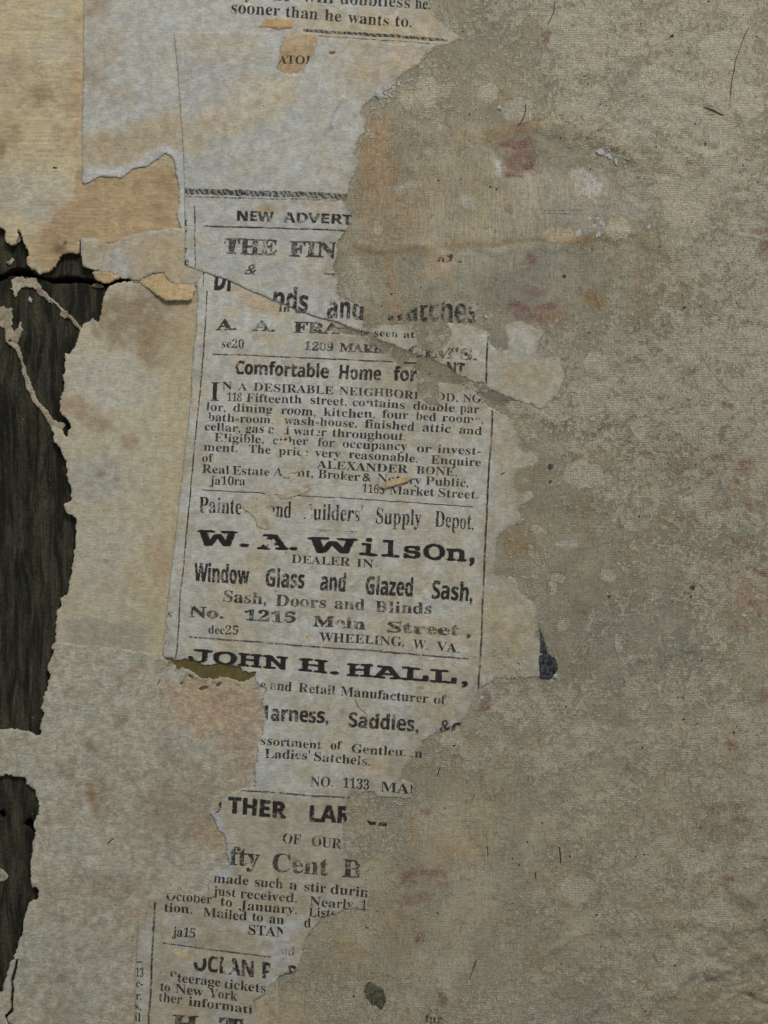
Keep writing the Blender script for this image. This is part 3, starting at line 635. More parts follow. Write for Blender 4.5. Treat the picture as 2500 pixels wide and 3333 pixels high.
MID = [(350, 928), (385, 922), (422, 917), (460, 920), (760, 930, .3), (700, 2160, .3), (176, 2135), (179, 2110), (181, 2033), (186, 1980), (198, 1965), (196, 1948), (219, 1936), (224, 1906), (234, 1864), (238, 1822), (243, 1780), (249, 1720), (245, 1687), (219, 1674), (211, 1645), (230, 1632), (230, 1590), (224, 1560), (226, 1535), (217, 1510), (211, 1484), (190, 1455), (175, 1430), (180, 1416), (168, 1392), (178, 1384), (200, 1398), (213, 1425), (222, 1404), (232, 1384), (228, 1368), (212, 1357), (200, 1350), (196, 1308), (203, 1291), (215, 1261), (207, 1236), (213, 1185), (215, 1149), (234, 1143), (249, 1113), (258, 1080), (268, 1050), (325, 1050), (333, 1008), (342, 970)]
mid = sheet('lining_paper', 'tan wall paper between crack and grey band, left of the newspaper column', 'paper', MID, 0.10, paint_mid, M['tan'], amp=3.2, seed=4, skirt=0.8, curl=0.10)

def paint_olive(x, y): return np.tile(np.array([0.155, 0.118, 0.040]), (len(x), 1))
sheet('paper_scrap', 'olive brown strip showing under the lower torn edge of the newspaper', 'paper scrap', [(515, 2128), (900, 2128), (900, 2270), (515, 2270)], 0.16, paint_olive, M['olive'], amp=2, seed=5, skirt=0.05)

def paint_low(x, y):
    p = Paint(x, y, (160, 154, 132), seed=5)
    p.mottle(95, (166, 160, 143), 0.0, 0.6, 0.7, 1); p.mottle(80, (143, 130, 105), 0.05, 0.7, 0.5, 2); p.mottle(46, (138, 122, 98), 0.3, 0.8, 0.4, 3); p.mottle(40, (140, 138, 124), 0.25, 0.8, 0.4, 8)
    p.blob(700, 2290, 200, 120, (166, 142, 112), 0.85, 0.5); p.blob(790, 2400, 90, 140, (160, 138, 110), 0.7, 0.6); p.blob(720, 2290, 80, 70, (158, 132, 106), 0.6, 0.7)
    p.blob(395, 2340, 30, 45, (126, 107, 87), 0.75, 0.9, 30); p.blob(430, 2185, 70, 26, (140, 120, 98), 0.7, 0.8, -35); p.blob(300, 2430, 45, 26, (126, 113, 92), 0.7, 0.9, 35)
    p.blob(550, 2420, 60, 80, (140, 126, 108), 0.5, 0.8); p.blob(560, 2480, 50, 30, (140, 122, 102), 0.5, 0.9)
    p.blob(590, 2640, 190, 140, (139, 122, 99), 0.7, 0.8); p.blob(330, 2600, 60, 110, (142, 125, 102), 0.6, 0.8); p.blob(300, 2590, 16, 62, (140, 106, 70), 0.75, 0.9, -8)
    p.blob(340, 2880, 150, 60, (138, 120, 98), 0.65, 0.8); p.blob(680, 2720, 60, 70, (162, 132, 98), 0.55, 0.8); p.blob(470, 2960, 60, 60, (155, 130, 100), 0.6, 0.7); p.blob(760, 2620, 60, 110, (152, 130, 100), 0.5, 0.8)
    p.blob(230, 2760, 80, 90, (158, 153, 138), 0.5, 0.8); p.blob(400, 2830, 60, 40, (156, 152, 138), 0.5, 0.8)
    p.blob(250, 3150, 240, 200, (148, 142, 122), 0.6, 0.8); p.blob(200, 3180, 60, 26, (122, 116, 98), 0.5, 0.9); p.blob(30, 3270, 40, 40, (160, 145, 116), 0.6, 0.7)
    d = (445 - (y - 2990) * 0.035) - x
    p.mix((1 - sstep(0, 40, d + p.wx * 14)) * sstep(2960, 3010, y), (160, 140, 108), 0.6)
    # felted holes near the top right letting the olive through
    rimn = sstep(0.25, 0.5, fbm(x, y, 20, 4, 77, 0.7)) * (1 - sstep(10, 42, y - (2170 + 0.17 * (x - 540)))) * sstep(520, 560, x)
    p.mix(rimn, (120, 100, 52), 0.8)
    return p.c
LOW = [(181, 2091), (253, 2099), (338, 2106), (422, 2114), (532, 2124), (534, 2139), (549, 2156), (565, 2160), (578, 2177), (612, 2181), (633, 2194), (658, 2207), (676, 2204), (718, 2204), (760, 2214), (786, 2218), (811, 2206), (835, 2200), (905, 2200, .3), (905, 3950, .3), (-620, 3950, .3), (-620, 3238), (8, 3232), (17, 3181), (30, 3148), (49, 3114), (59, 3072), (72, 3046), (78, 3013), (86, 2987), (93, 2941), (122, 2920), (124, 2886), (101, 2882), (99, 2844), (105, 2810), (108, 2743), (118, 2722), (113, 2690), (116, 2660), (122, 2650), (127, 2608), (114, 2591), (105, 2565), (84, 2544), (80, 2527), (51, 2532), (25, 2523), (0, 2522), (-620, 2520), (-620, 2386), (13, 2376), (46, 2376), (84, 2382), (122, 2397), (133, 2392), (135, 2363), (137, 2321), (129, 2304), (141, 2291), (143, 2266), (156, 2236), (162, 2198), (156, 2173), (169, 2143), (177, 2122), (168, 2105)]
SLIT = [(62, 3118), (52, 3126), (46, 3150), (40, 3172), (34, 3196), (36, 3222), (34, 3262), (36, 3286), (14, 3308), (18, 3320), (40, 3345), (48, 3343), (27, 3317), (24, 3309), (46, 3290), (45, 3260), (47, 3222), (43, 3198), (50, 3176), (56, 3154)]
HOLES = [SLIT, [(585, 2222), (597, 2216), (600, 2224), (592, 2232)], [(646, 2240), (662, 2234), (680, 2234), (676, 2242), (655, 2248)], [(612, 2196), (628, 2200), (630, 2208), (616, 2206)], [(705, 2225), (722, 2222), (720, 2232), (708, 2234)]]
low = sheet('lining_paper', 'pale felted wall paper at lower left with torn lobe and ragged edges', 'paper', LOW, 0.24, paint_low, M['felt'], amp=3.4, holes=HOLES, hole_amp=1.6, seed=6, skirt=0.9, curl=0.10)

# ---------------------------------------------------------------- 4. newspapers
def paint_upper(x, y):
    p = Paint(x, y, (160, 158, 148), seed=6)
    p.rect(255, -60, 370, 90, (146, 128, 104), 0.8, 0.8); p.blob(330, 170, 110, 90, (156, 144, 122), 0.7, 0.8); p.blob(310, 260, 60, 55, (142, 124, 102), 0.7, 0.9)
    p.blob(400, 300, 60, 70, (150, 136, 114), 0.6, 0.9); p.blob(560, 180, 40, 60, (160, 150, 130), 0.6, 0.9); p.blob(580, 230, 14, 60, (170, 148, 110), 0.5, 0.9)
    p.mottle(70, (154, 144, 124), 0.2, 0.7, 0.5, 1); p.mottle(40, (168, 168, 162), 0.2, 0.7, 0.35, 2)
    p.stroke([(240, 500), (400, 490), (520, 440), (660, 370)], 72, (160, 145, 118), 0.9, 0.5); p.stroke([(260, 470), (380, 460), (560, 440)], 34, (152, 134, 108), 0.5, 0.9)
    p.blob(330, 560, 90, 30, (164, 162, 153), 0.9, 0.5); p.stroke([(330, 570), (440, 540), (540, 490), (590, 520), (600, 760)], 22, (166, 165, 158), 0.9, 0.6)
    p.blob(1330, 90, 240, 80, (166, 150, 122), 0.9, 0.6); p.blob(1120, 90, 240, 70, (160, 147, 122), 0.8, 0.7); p.blob(1030, 40, 60, 50, (152, 138, 114), 0.6, 0.9); p.blob(830, 30, 90, 60, (162, 156, 140), 0.5, 0.9)
    p.blob(805, 18, 20, 12, (185, 172, 140), 0.8, 0.5, 40); p.blob(1480, 122, 26, 14, (176, 170, 152), 0.8, 0.7)
    return p.c
UPPER = [(277, -620, .4), (1400, -620, .5), (1392, 0), (1405, 25), (1425, 55), (1450, 85), (1490, 112), (1502, 128), (1462, 142), (1430, 150), (1380, 175), (1000, 215), (900, 265), (700, 300), (660, 760), (591, 746), (590, 730), (582, 719), (578, 700), (580, 658), (586, 616), (576, 570), (570, 532), (561, 513), (538, 502), (511, 519), (477, 540), (422, 549), (418, 561), (397, 576), (325, 576), (287, 595), (268, 599, .35), (267, 464, .35), (270, 295, .35), (274, 127, .35)]
upper = sheet('newspaper_sheet', 'topmost grey newspaper sheet, mostly blank, ending in the words he wants to', 'newspaper', UPPER, 0.26, paint_upper, M['news'], amp=2.4, seed=7, curl=0.04, step=8, z2=0.05, ramp=(1000, 1250))

def paint_amber(x, y):
    p = Paint(x, y, (172, 138, 92), seed=7); p.mottle(30, (150, 115, 70), 0.1, 0.7, 0.6, 1); return p.c
def paint_g(x, y):
    p = Paint(x, y, (160, 134, 100), seed=8); p.mottle(30, (146, 118, 84), 0.1, 0.7, 0.6, 1); p.blob(960, 140, 60, 30, (170, 150, 118), 0.6, 0.8); return p.c
gsc = sheet('paper_scrap', 'small brown scrap printed ATO in a torn gap near the top', 'paper scrap', [(925, 118), (960, 112), (1040, 118), (1040, 195), (1010, 250), (950, 255), (885, 245), (890, 215), (905, 190)], 0.36, paint_g, M['scrap'], amp=2, seed=8)
sheet('paper_scrap', 'tan sliver under the word than near the top', 'paper scrap', [(840, 86), (855, 74), (870, 60), (904, 63), (930, 66), (957, 67), (951, 91), (930, 93), (904, 98), (870, 93), (849, 91)], 0.33, paint_amber, M['scrap'], amp=2, seed=9, curl=0.03)

def paint_f(x, y):
    p = Paint(x, y, (158, 147, 125), seed=9)
    p.blob(510, 830, 140, 70, (162, 144, 114), 0.9, 0.6); p.blob(560, 890, 70, 40, (160, 142, 114), 0.8, 0.6); p.blob(385, 855, 60, 45, (152, 153, 151), 0.7, 0.7, 35); p.blob(330, 840, 60, 40, (160, 150, 130), 0.5, 0.8)
    p.mottle(50, (150, 136, 112), 0.25, 0.8, 0.5, 1); return p.c
F_ = [(264, 776, .5), (312, 776), (338, 786), (359, 797), (380, 786), (392, 774), (422, 765), (447, 765), (477, 753), (519, 751), (557, 740), (600, 742), (660, 760), (660, 890), (637, 925), (600, 924), (561, 924), (544, 911), (536, 883), (498, 892), (464, 905), (456, 917), (447, 911), (422, 908), (392, 904), (363, 891), (338, 887), (304, 878), (270, 866), (265, 830, .4)]
fs = sheet('paper_scrap', 'grey white torn paper scrap just above the crack beside the newspaper column', 'paper scrap', F_, 0.38, paint_f, M['news'], amp=2.2, seed=10, curl=0.12, skirt=0.2)
def paint_h(x, y):
    p = Paint(x, y, (170, 143, 102), seed=10); p.mottle(40, (156, 128, 88), 0.1, 0.7, 0.6, 1); p.blob(590, 965, 60, 20, (178, 152, 108), 0.6, 0.8); return p.c
sheet('paper_scrap', 'yellow tan tongue of paper lying along the crack', 'paper scrap', [(298, 886), (330, 880), (392, 898), (388, 906), (370, 911), (350, 918), (328, 920), (308, 910)], 0.28, paint_h, M['scrap'], amp=2.2, seed=11, curl=0.15, skirt=0.5)
sheet('paper_scrap', 'yellow tan loose flap right of the crack with a dark gap under it', 'paper scrap', [(420, 912), (456, 905), (500, 888), (540, 880), (600, 900), (640, 900), (638, 940), (634, 955), (627, 972), (618, 980, 1.0), (545, 981), (520, 967), (500, 952), (478, 936), (450, 924)], 0.26, paint_h, M['scrap'], amp=2.4, seed=12, curl=0.0, skirt=0.12,
      lift=lambda x, y: 0.75 * sstep(900, 985, y) * sstep(440, 560, x))

def paint_col(x, y):
    p = Paint(x, y, (157, 155, 146), seed=11)
    p.blob(720, 165, 170, 65, (160, 151, 131), 0.85, 0.5); p.stroke([(560, 470), (700, 410), (830, 360), (930, 300)], 62, (165, 153, 128), 0.9, 0.4); p.stroke([(570, 440), (690, 400), (750, 360)], 30, (160, 140, 114), 0.5, 0.9)
    p.blob(830, 300, 110, 70, (162, 152, 130), 0.8, 0.5); p.blob(1280, 200, 190, 95, (166, 148, 120), 0.9, 0.6); p.blob(1140, 300, 60, 60, (164, 152, 128), 0.7, 0.7); p.blob(1060, 240, 50, 80, (160, 155, 140), 0.6, 0.8); p.blob(1170, 240, 50, 30, (156, 128, 98), 0.5, 0.9)
    p.blob(800, 535, 60, 28, (160, 152, 130), 0.55, 0.6); p.blob(1080, 520, 60, 60, (160, 150, 128), 0.5, 0.8); p.blob(880, 680, 60, 26, (150, 124, 88), 0.75, 0.8); p.blob(1050, 680, 60, 36, (160, 138, 104), 0.65, 0.8); p.blob(1110, 640, 40, 30, (158, 142, 114), 0.5, 0.8)
    p.blob(1040, 870, 70, 80, (158, 148, 126), 0.6, 0.8); p.blob(880, 830, 70, 40, (162, 154, 134), 0.5, 0.8); p.blob(1130, 850, 50, 100, (150, 138, 112), 0.6, 0.8)
    p.stroke([(1110, 330), (1080, 400), (1060, 440)], 6, (96, 92, 88), 0.55, 0.8); p.stroke([(1020, 490), (1000, 530)], 6, (110, 100, 90), 0.5, 0.8); p.blob(1138, 268, 9, 9, (70, 68, 68), 0.7, 0.8)
    p.blob(1080, 420, 5, 12, (80, 78, 76), 0.6, 0.8, 25)
    p.mottle(60, (150, 146, 132), 0.3, 0.9, 0.5, 1); p.mottle(45, (168, 168, 163), 0.2, 0.8, 0.35, 2); p.mottle(80, (158, 148, 126), 0.3, 0.8, 0.5, 3)
    return p.c
DIAG = [(601, 862), (651, 883), (698, 897), (752, 918), (786, 933), (820, 950), (858, 963), (900, 982), (930, 994), (972, 1013), (1014, 1026), (1056, 1039), (1098, 1049), (1141, 1066), (1175, 1078)]
COL = [(568, 107, 1.2), (640, 106, 1.2), (690, 108, 1.2), (760, 107, 1.2), (850, 109, 1.2), (928, 110), (922, 135), (916, 160), (913, 190), (908, 210), (898, 225), (915, 236), (940, 239), (985, 236), (994, 212), (1008, 190), (1022, 183), (1026, 150), (1029, 129), (1100, 128), (1200, 134), (1300, 141), (1400, 149), (1427, 147), (1408, 173), (1380, 200), (1348, 226), (1295, 264), (1265, 286), (1240, 310), (1200, 335), (1182, 359), (1188, 400), (1186, 430), (1174, 464), (1167, 498), (1165, 540), (1153, 565), (1140, 590), (1136, 624), (1132, 650), (1130, 675), (1146, 690), (1148, 727), (1126, 756), (1103, 781), (1096, 828), (1087, 868), (1096, 895), (1104, 912), (1099, 930), (1108, 962), (1150, 988), (1186, 1000), (1196, 1045)] + [(x, y, 1.0) for x, y in DIAG[::-1]] + [(601, 800, .35), (603, 744, .35), (600, 680, .35), (601, 600, .35), (598, 480, .35), (590, 380, .35), (582, 260, .35), (575, 180, .35)]
col = sheet('newspaper_sheet', 'newspaper column top with NEW ADVERT and THE FIN, torn along a slant below', 'newspaper', COL, 0.44, paint_col, M['news'], amp=2.6, seed=13, curl=0.05, step=7.5, z2=0.13, ramp=(960, 1200),
            lift=lambda x, y: 0.10 * np.exp(-np.abs(signed_line(x, y, (601, 862), (1175, 1078))) / 22.0) * sstep(620, 740, x))

def paint_main(x, y):
    p = Paint(x, y, (164, 161, 149), seed=12)
    p.mottle(90, (157, 149, 127), -0.1, 0.6, 0.75, 1); p.mottle(50, (168, 168, 163), 0.15, 0.7, 0.4, 2); p.mottle(140, (158, 147, 122), -0.2, 0.5, 0.8, 9, mask=sstep(1100, 1500, x)); p.mottle(34, (132, 122, 100), 0.3, 0.8, 0.5, 10, mask=sstep(1250, 1600, x)); p.mottle(60, (145, 140, 126), 0.35, 0.9, 0.5, 3)
    p.blob(850, 985, 110, 36, (164, 144, 112), 0.85, 0.6, 22); p.blob(1050, 1090, 160, 40, (158, 150, 132), 0.6, 0.8, 15); p.blob(880, 1100, 60, 26, (166, 146, 112), 0.6, 0.8, 15); p.blob(780, 940, 30, 20, (168, 150, 118), 0.6, 0.8)
    p.blob(1500, 1080, 90, 40, (156, 146, 122), 0.6, 0.8); p.blob(1720, 1190, 160, 120, (152, 145, 127), 0.8, 0.7); p.blob(1730, 1230, 110, 60, (156, 138, 108), 0.7, 0.8, rag=0.5); p.blob(1680, 1120, 70, 60, (160, 158, 150), 0.6, 0.8); p.blob(1635, 1195, 6, 6, (124, 92, 60), 0.8, 0.6); p.blob(1696, 1219, 5, 5, (124, 92, 60), 0.8, 0.6)
    p.stroke([(1590, 1290), (1680, 1308), (1760, 1330), (1810, 1310)], 18, (170, 171, 174), 0.8, 0.6)
    p.stroke([(1545, 1085), (1590, 1100), (1620, 1150)], 6, (178, 177, 172), 0.7, 0.6)
    p.blob(640, 1300, 40, 50, (170, 152, 118), 0.5, 0.8); p.blob(690, 1250, 50, 60, (158, 148, 124), 0.5, 0.8)
    for a in [(905, 1365, 22, 24), (930, 1420, 26, 26), (985, 1480, 16, 30), (990, 1520, 24, 20), (850, 1440, 14, 12)]: p.blob(*a, (168, 158, 132), 0.8, 0.5, rag=0.4)
    p.blob(960, 1535, 40, 22, (166, 157, 132), 0.7, 0.5, rag=0.4)
    p.blob(950, 1605, 55, 22, (170, 158, 130), 0.9, 0.4, -15, rag=0.4); p.blob(1005, 1590, 24, 12, (150, 120, 80), 0.7, 0.8, 15)
    p.blob(845, 1665, 55, 28, (172, 160, 132), 0.95, 0.25, 12, rag=0.35); p.blob(860, 1700, 26, 26, (172, 160, 132), 0.95, 0.25, rag=0.35)
    p.blob(870, 1760, 40, 34, (163, 157, 140), 0.6, 0.7); p.blob(1300, 1530, 60, 40, (160, 148, 120), 0.5, 0.8); p.blob(1400, 1720, 120, 60, (158, 150, 130), 0.5, 0.8)
    p.stroke([(840, 1790), (800, 1900), (760, 2000), (730, 2120)], 46, (166, 150, 118), 0.6, 0.9); p.stroke([(860, 1980), (840, 2010), (852, 2040)], 9, (172, 160, 132), 0.7, 0.6)
    p.blob(1000, 2075, 22, 14, (172, 156, 122), 0.8, 0.6, rag=0.4); p.blob(950, 2140, 30, 14, (164, 152, 122), 0.6, 0.7); p.blob(1300, 2050, 180, 90, (160, 148, 118), 0.55, 0.9)
    p.blob(1650, 2040, 140, 170, (157, 145, 118), 0.9, 0.5); p.blob(1690, 1960, 60, 50, (152, 143, 124), 0.6, 0.8); p.blob(1640, 1880, 40, 50, (140, 128, 106), 0.7, 0.8)
    p.blob(1640, 2120, 70, 60, (140, 122, 92), 0.6, 0.9, rag=0.6); p.mottle(22, (120, 104, 74), 0.35, 0.7, 0.6, 5, mask=np.exp(-(((x - 1640) / 100) ** 2 + ((y - 2110) / 90) ** 2)))
    p.mottle(26, (172, 158, 128), 0.3, 0.6, 0.7, 6, mask=np.exp(-(((x - 1680) / 90) ** 2 + ((y - 2130) / 60) ** 2)))
    p.blob(1720, 2190, 40, 12, (172, 172, 168), 0.6, 0.8)
    for a in [(1285, 2131), (1240, 2200), (1350, 2210), (1362, 2140), (1240, 2120), (1370, 2240), (1330, 2300)]: p.blob(a[0], a[1], 6, 7, (122, 78, 54), 0.7, 0.6)
    p.stroke([(1356, 2200), (1360, 2250)], 4, (120, 82, 56), 0.5, 0.8)
    p.stroke([(1400, 2390), (1480, 2360), (1540, 2290), (1560, 2240)], 26, (170, 170, 166), 0.7, 0.7)
    p.stroke([(845, 2200), (880, 2260), (870, 2340), (850, 2420), (842, 2520)], 22, (170, 170, 164), 0.6, 0.7)
    p.blob(1250, 2500, 130, 50, (160, 138, 104), 0.75, 0.8); p.blob(1180, 2440, 140, 60, (158, 150, 128), 0.5, 0.9); p.blob(1170, 2590, 60, 20, (146, 126, 96), 0.6, 0.8); p.blob(1115, 2320, 12, 22, (110, 108, 104), 0.6, 0.8); p.blob(1310, 2510, 40, 30, (130, 120, 104), 0.6, 0.9)
    b = sstep(2560, 2620, y + p.wx * 16)
    p.mix(b, (150, 141, 119), 0.85); p.mottle(75, (158, 153, 138), 0.1, 0.7, 0.55, 7, mask=b); p.mottle(70, (144, 130, 104), 0.15, 0.8, 0.55, 8, mask=b)
    p.stroke([(700, 2640), (720, 2720), (748, 2780), (752, 2830), (700, 2870)], 20, (158, 160, 160), 0.75, 0.6)
    for a in [(560, 2990, 40, 24), (620, 3030, 34, 26), (590, 3080, 50, 24), (900, 3030, 70, 60), (900, 3110, 60, 50), (960, 3000, 60, 30), (760, 3160, 30, 40), (880, 3190, 40, 26), (1100, 2930, 60, 26), (1180, 2880, 20, 40), (480, 3060, 26, 90), (464, 3200, 22, 130), (860, 3250, 40, 30), (720, 3320, 60, 26), (640, 3180, 40, 30), (800, 3000, 40, 40)]:
        p.blob(*a, (164, 165, 163), 0.55, 0.9, rag=0.5)
    p.blob(600, 3105, 38, 11, (186, 164, 118), 0.9, 0.5, 18, rag=0.4); p.blob(640, 3035, 40, 22, (150, 138, 110), 0.4, 0.9); p.blob(680, 3060, 110, 26, (134, 122, 100), 0.5, 0.9)
    p.blob(555, 3190, 90, 90, (140, 131, 112), 0.5, 0.9)
    return p.c
MAIN = [(633, 890, .4), (635, 928), (641, 940), (645, 970, .9), (643, 1029, .9), (639, 1088, .9), (633, 1135, .9), (627, 1185, .9), (622, 1227, .9), (624, 1270, .9), (620, 1312, .9), (616, 1354, .7), (612, 1400, .5), (610, 1421, .4), (601, 1484, .4), (593, 1560, .4), (584, 1636, .4), (576, 1704, .4), (570, 1763, .4), (561, 1843, .4), (553, 1906, .4), (544, 1990, .4), (538, 2054, .4), (532, 2100, .4), (532, 2139), (544, 2141), (576, 2148), (603, 2145), (625, 2145), (646, 2157), (668, 2162), (727, 2157), (739, 2166), (781, 2166), (790, 2178), (832, 2187), (834, 2212), (853, 2233), (870, 2246), (857, 2271), (853, 2297), (864, 2318), (870, 2343), (857, 2360), (853, 2389), (843, 2419), (836, 2449), (832, 2482), (830, 2508), (834, 2533), (830, 2558), (786, 2567), (744, 2586), (720, 2605), (715, 2634), (686, 2644), (701, 2673), (710, 2702), (734, 2721), (742, 2750), (737, 2774), (744, 2803), (739, 2822), (701, 2842), (681, 2866), (681, 2895), (677, 2904), (620, 2906), (546, 2907), (505, 2926), (490, 2960), (470, 2976), (451, 2983, .8), (447, 3055, .5), (443, 3127, .5), (441, 3203, .5), (439, 3266, .5), (437, 3333, .5), (434, 3950, .5), (850, 3950), (831, 3329), (821, 3285), (831, 3256), (865, 3232), (874, 3208), (908, 3179), (966, 3155), (980, 3131), (990, 3087), (995, 3044), (1024, 3010), (1053, 2981), (1139, 2957), (1202, 2957), (1200, 2909), (1173, 2866), (1173, 2813), (1149, 2789), (1125, 2760), (1115, 2726), (1130, 2692), (1128, 2620), (1145, 2592), (1210, 2572), (1225, 2590), (1280, 2598), (1335, 2600), (1348, 2561), (1306, 2532), (1340, 2484), (1374, 2470), (1374, 2416), (1407, 2392), (1475, 2383), (1514, 2349), (1538, 2320), (1533, 2286), (1552, 2262), (1566, 2243), (1614, 2217), (1698, 2204), (1753, 2208), (1755, 2162), (1757, 2056), (1753, 1993), (1728, 1955), (1694, 1926), (1677, 1888), (1648, 1879), (1618, 1862), (1614, 1820), (1618, 1769), (1627, 1740), (1656, 1719), (1707, 1698), (1698, 1655), (1736, 1622), (1732, 1605), (1682, 1592), (1677, 1575), (1698, 1533), (1741, 1524), (1779, 1478), (1750, 1460), (1700, 1448), (1686, 1406), (1665, 1364), (1610, 1339), (1585, 1318), (1570, 1300), (1552, 1276), (1509, 1259), (1454, 1250), (1420, 1250), (1428, 1292), (1420, 1322), (1395, 1322), (1365, 1297), (1361, 1271), (1386, 1250), (1378, 1221), (1357, 1204), (1361, 1174), (1412, 1174), (1454, 1195), (1488, 1225), (1530, 1233), (1572, 1246), (1597, 1267), (1623, 1284), (1677, 1301), (1711, 1313), (1762, 1330), (1800, 1324), (1808, 1301), (1825, 1267), (1842, 1229), (1829, 1195), (1825, 1162), (1766, 1153), (1762, 1111), (1770, 1077), (1732, 1069), (1690, 1048), (1656, 1056), (1635, 1066), (1648, 1126), (1623, 1122), (1602, 1108), (1588, 1086), (1558, 1060), (1513, 1056), (1470, 1050), (1403, 1048), (1336, 1046), (1277, 1054), (1192, 1054), (1160, 1040), (1000, 960), (900, 920), (760, 870), (650, 850)]
HOLE_A = [(1353, 1064), (1386, 1056), (1445, 1052), (1470, 1085), (1454, 1119), (1437, 1136), (1412, 1145), (1386, 1128), (1361, 1111)]
HOLE_B = [(1178, 1086), (1213, 1098), (1255, 1115), (1298, 1132), (1331, 1145), (1357, 1157), (1336, 1170), (1315, 1174), (1298, 1191), (1281, 1174), (1264, 1162), (1255, 1136), (1234, 1128), (1200, 1100)]
HOLE_C = [(1085, 1062), (1120, 1070), (1160, 1080), (1172, 1092), (1150, 1094), (1110, 1086), (1080, 1080)]
main = sheet('newspaper_sheet', 'long newspaper column of advertisements from Comfortable Home down to OCEAN, torn at both sides', 'newspaper', MAIN, 0.36, paint_main, M['news'], amp=3.0, holes=[HOLE_A, HOLE_B, HOLE_C], hole_amp=2.5, seed=14, curl=0.05, step=8, z2=0.05, ramp=(930, 1160))

# ---------------------------------------------------------------- 5. lettering
EMB = {'slab': [(a, b) for a in (-3.0, -1.0, 1.0, 3.0) for b in (-0.5, 0.5)], 'goth': [(-1.0, 0), (1.0, 0)], 'gothl': [(a, b) for a in (-2.4, 0, 2.4) for b in (-1.5, 1.5)], 'body': [(0, 0), (0.7, 0)]}
BASES = {'ser': (0x1D400, 0x1D7CE), 'slab': (0x1D670, 0x1D7F6), 'goth': (0x1D5D4, 0x1D7EC)}
OFFS = {'thin': ('ser', -0.0005), 'body': ('ser', -0.002), 'bold': ('ser', 0.010), 'fat': ('ser', 0.022), 'slab': ('slab', 0.010), 'goth': ('goth', 0.008), 'gothl': ('goth', 0.0)}
def conv(s, st):
    u, d = BASES[OFFS[st][0]]; o = ''
    for ch in s:
        if 'A' <= ch <= 'Z': o += chr(u + ord(ch) - 65)
        elif 'a' <= ch <= 'z': o += chr(u + 26 + ord(ch) - 97)
        elif '0' <= ch <= '9': o += chr(d + ord(ch) - 48)
        else: o += ch
    return o
LINES = []   # (sheet key, style, cap height, ink, [(word, x0, x1)], [(x, y) baseline], slant)
def T(sh, st, cap, words, base, ink='ink', slant=0.05, clip=None): LINES.append((sh, st, cap, words, base, ink, slant, clip))
T('upper', 'thin', 37, [('you', 800, 870), ('he', 890, 945), ('will', 985, 1085), ('doubtless', 1108, 1335), ('he.', 1352, 1400)], [(800, 0), (1043, 9), (1300, 20), (1400, 27)], 'ink_fine')
T('upper', 'thin', 37, [('sooner', 754, 912), ('than', 930, 1034), ('he', 1056, 1110), ('wants', 1132, 1266), ('to.', 1286, 1340)], [(754, 44), (1106, 70), (1340, 87)], 'ink_fine')
T('gsc', 'thin', 26, [('ATOI', 905, 1010)], [(900, 209), (1010, 209)], 'ink_fine')
T('col', 'goth', 32, [('NEW', 771, 892), ('ADVERT', 921, 1146)], [(771, 718), (1146, 733)])
T('col', 'fat', 50, [('THE', 728, 902), ('FIN', 940, 1096)], [(728, 826), (1096, 840)])
T('col', 'bold', 34, [('&', 792, 832)], [(790, 894), (840, 896)], 'ink_worn', 0.5)
T('col', 'goth', 74, [('nds', 888, 1002)], [(888, 1006), (1002, 1021)])
T('col', 'goth', 74, [('and', 1063, 1182)], [(1063, 1036), (1182, 1043)], 'ink_worn')
T('cloth', 'goth', 78, [('Watches', 1250, 1552)], [(1250, 1043), (1552, 1051)], 'ink_worn', 0.03, [(1235, 1020), (1290, 1028), (1330, 1012), (1345, 1002), (1380, 998), (1410, 990), (1450, 985), (1490, 983), (1520, 992), (1545, 1005), (1550, 1060), (1235, 1060)])
T('main', 'goth', 76, [('Di', 698, 752)], [(698, 944), (752, 948)])
T('main', 'body', 25, [('In', 906, 945), ('the', 962, 992)], [(906, 1017), (992, 1021)])
T('main', 'fat', 35, [('A.', 704, 773), ('A.', 822, 898), ('FRA', 957, 1105)], [(704, 1074), (1105, 1087)])
T('main', 'body', 23, [('be', 1172, 1200), ('seen', 1217, 1296), ('at', 1313, 1350)], [(1163, 1092), (1350, 1101)])
T('main', 'fat', 35, [("CIM'S.", 1327, 1553)], [(1327, 1160), (1553, 1172)], 'ink_worn')
T('main', 'thin', 27, [('se20', 724, 794)], [(723, 1132), (794, 1135)], 'ink_fine')
T('main', 'fat', 27, [('1209', 990, 1086), ('MARK', 1106, 1252)], [(989, 1140), (1252, 1150)])
T('main', 'goth', 44, [('Comfortable', 767, 1070), ('Home', 1103, 1241), ('for', 1279, 1355), ('S', 1387, 1410), ('NT.', 1452, 1520)], [(767, 1218), (1103, 1233), (1355, 1240), (1410, 1246), (1452, 1222), (1520, 1226)])
T('main', 'body', 60, [('I', 684, 714)], [(684, 1305), (714, 1306)])
T('main', 'thin', 26, [('N', 725, 756), ('A', 774, 805), ('DESIRABLE', 826, 1086), ('NEIGHBORHOOD,', 1105, 1490), ('NO.', 1506, 1574)], [(725, 1269), (1086, 1284), (1250, 1291), (1348, 1299), (1574, 1312)], 'ink_fine')
T('main', 'thin', 27, [('118', 740, 788), ('Fifteenth', 803, 982), ('street,', 1010, 1128), ('contains', 1147, 1317), ('double', 1344, 1479), ('par', 1496, 1560)], [(740, 1306), (982, 1314), (1128, 1320), (1250, 1327), (1344, 1334), (1560, 1345)], 'ink_fine')
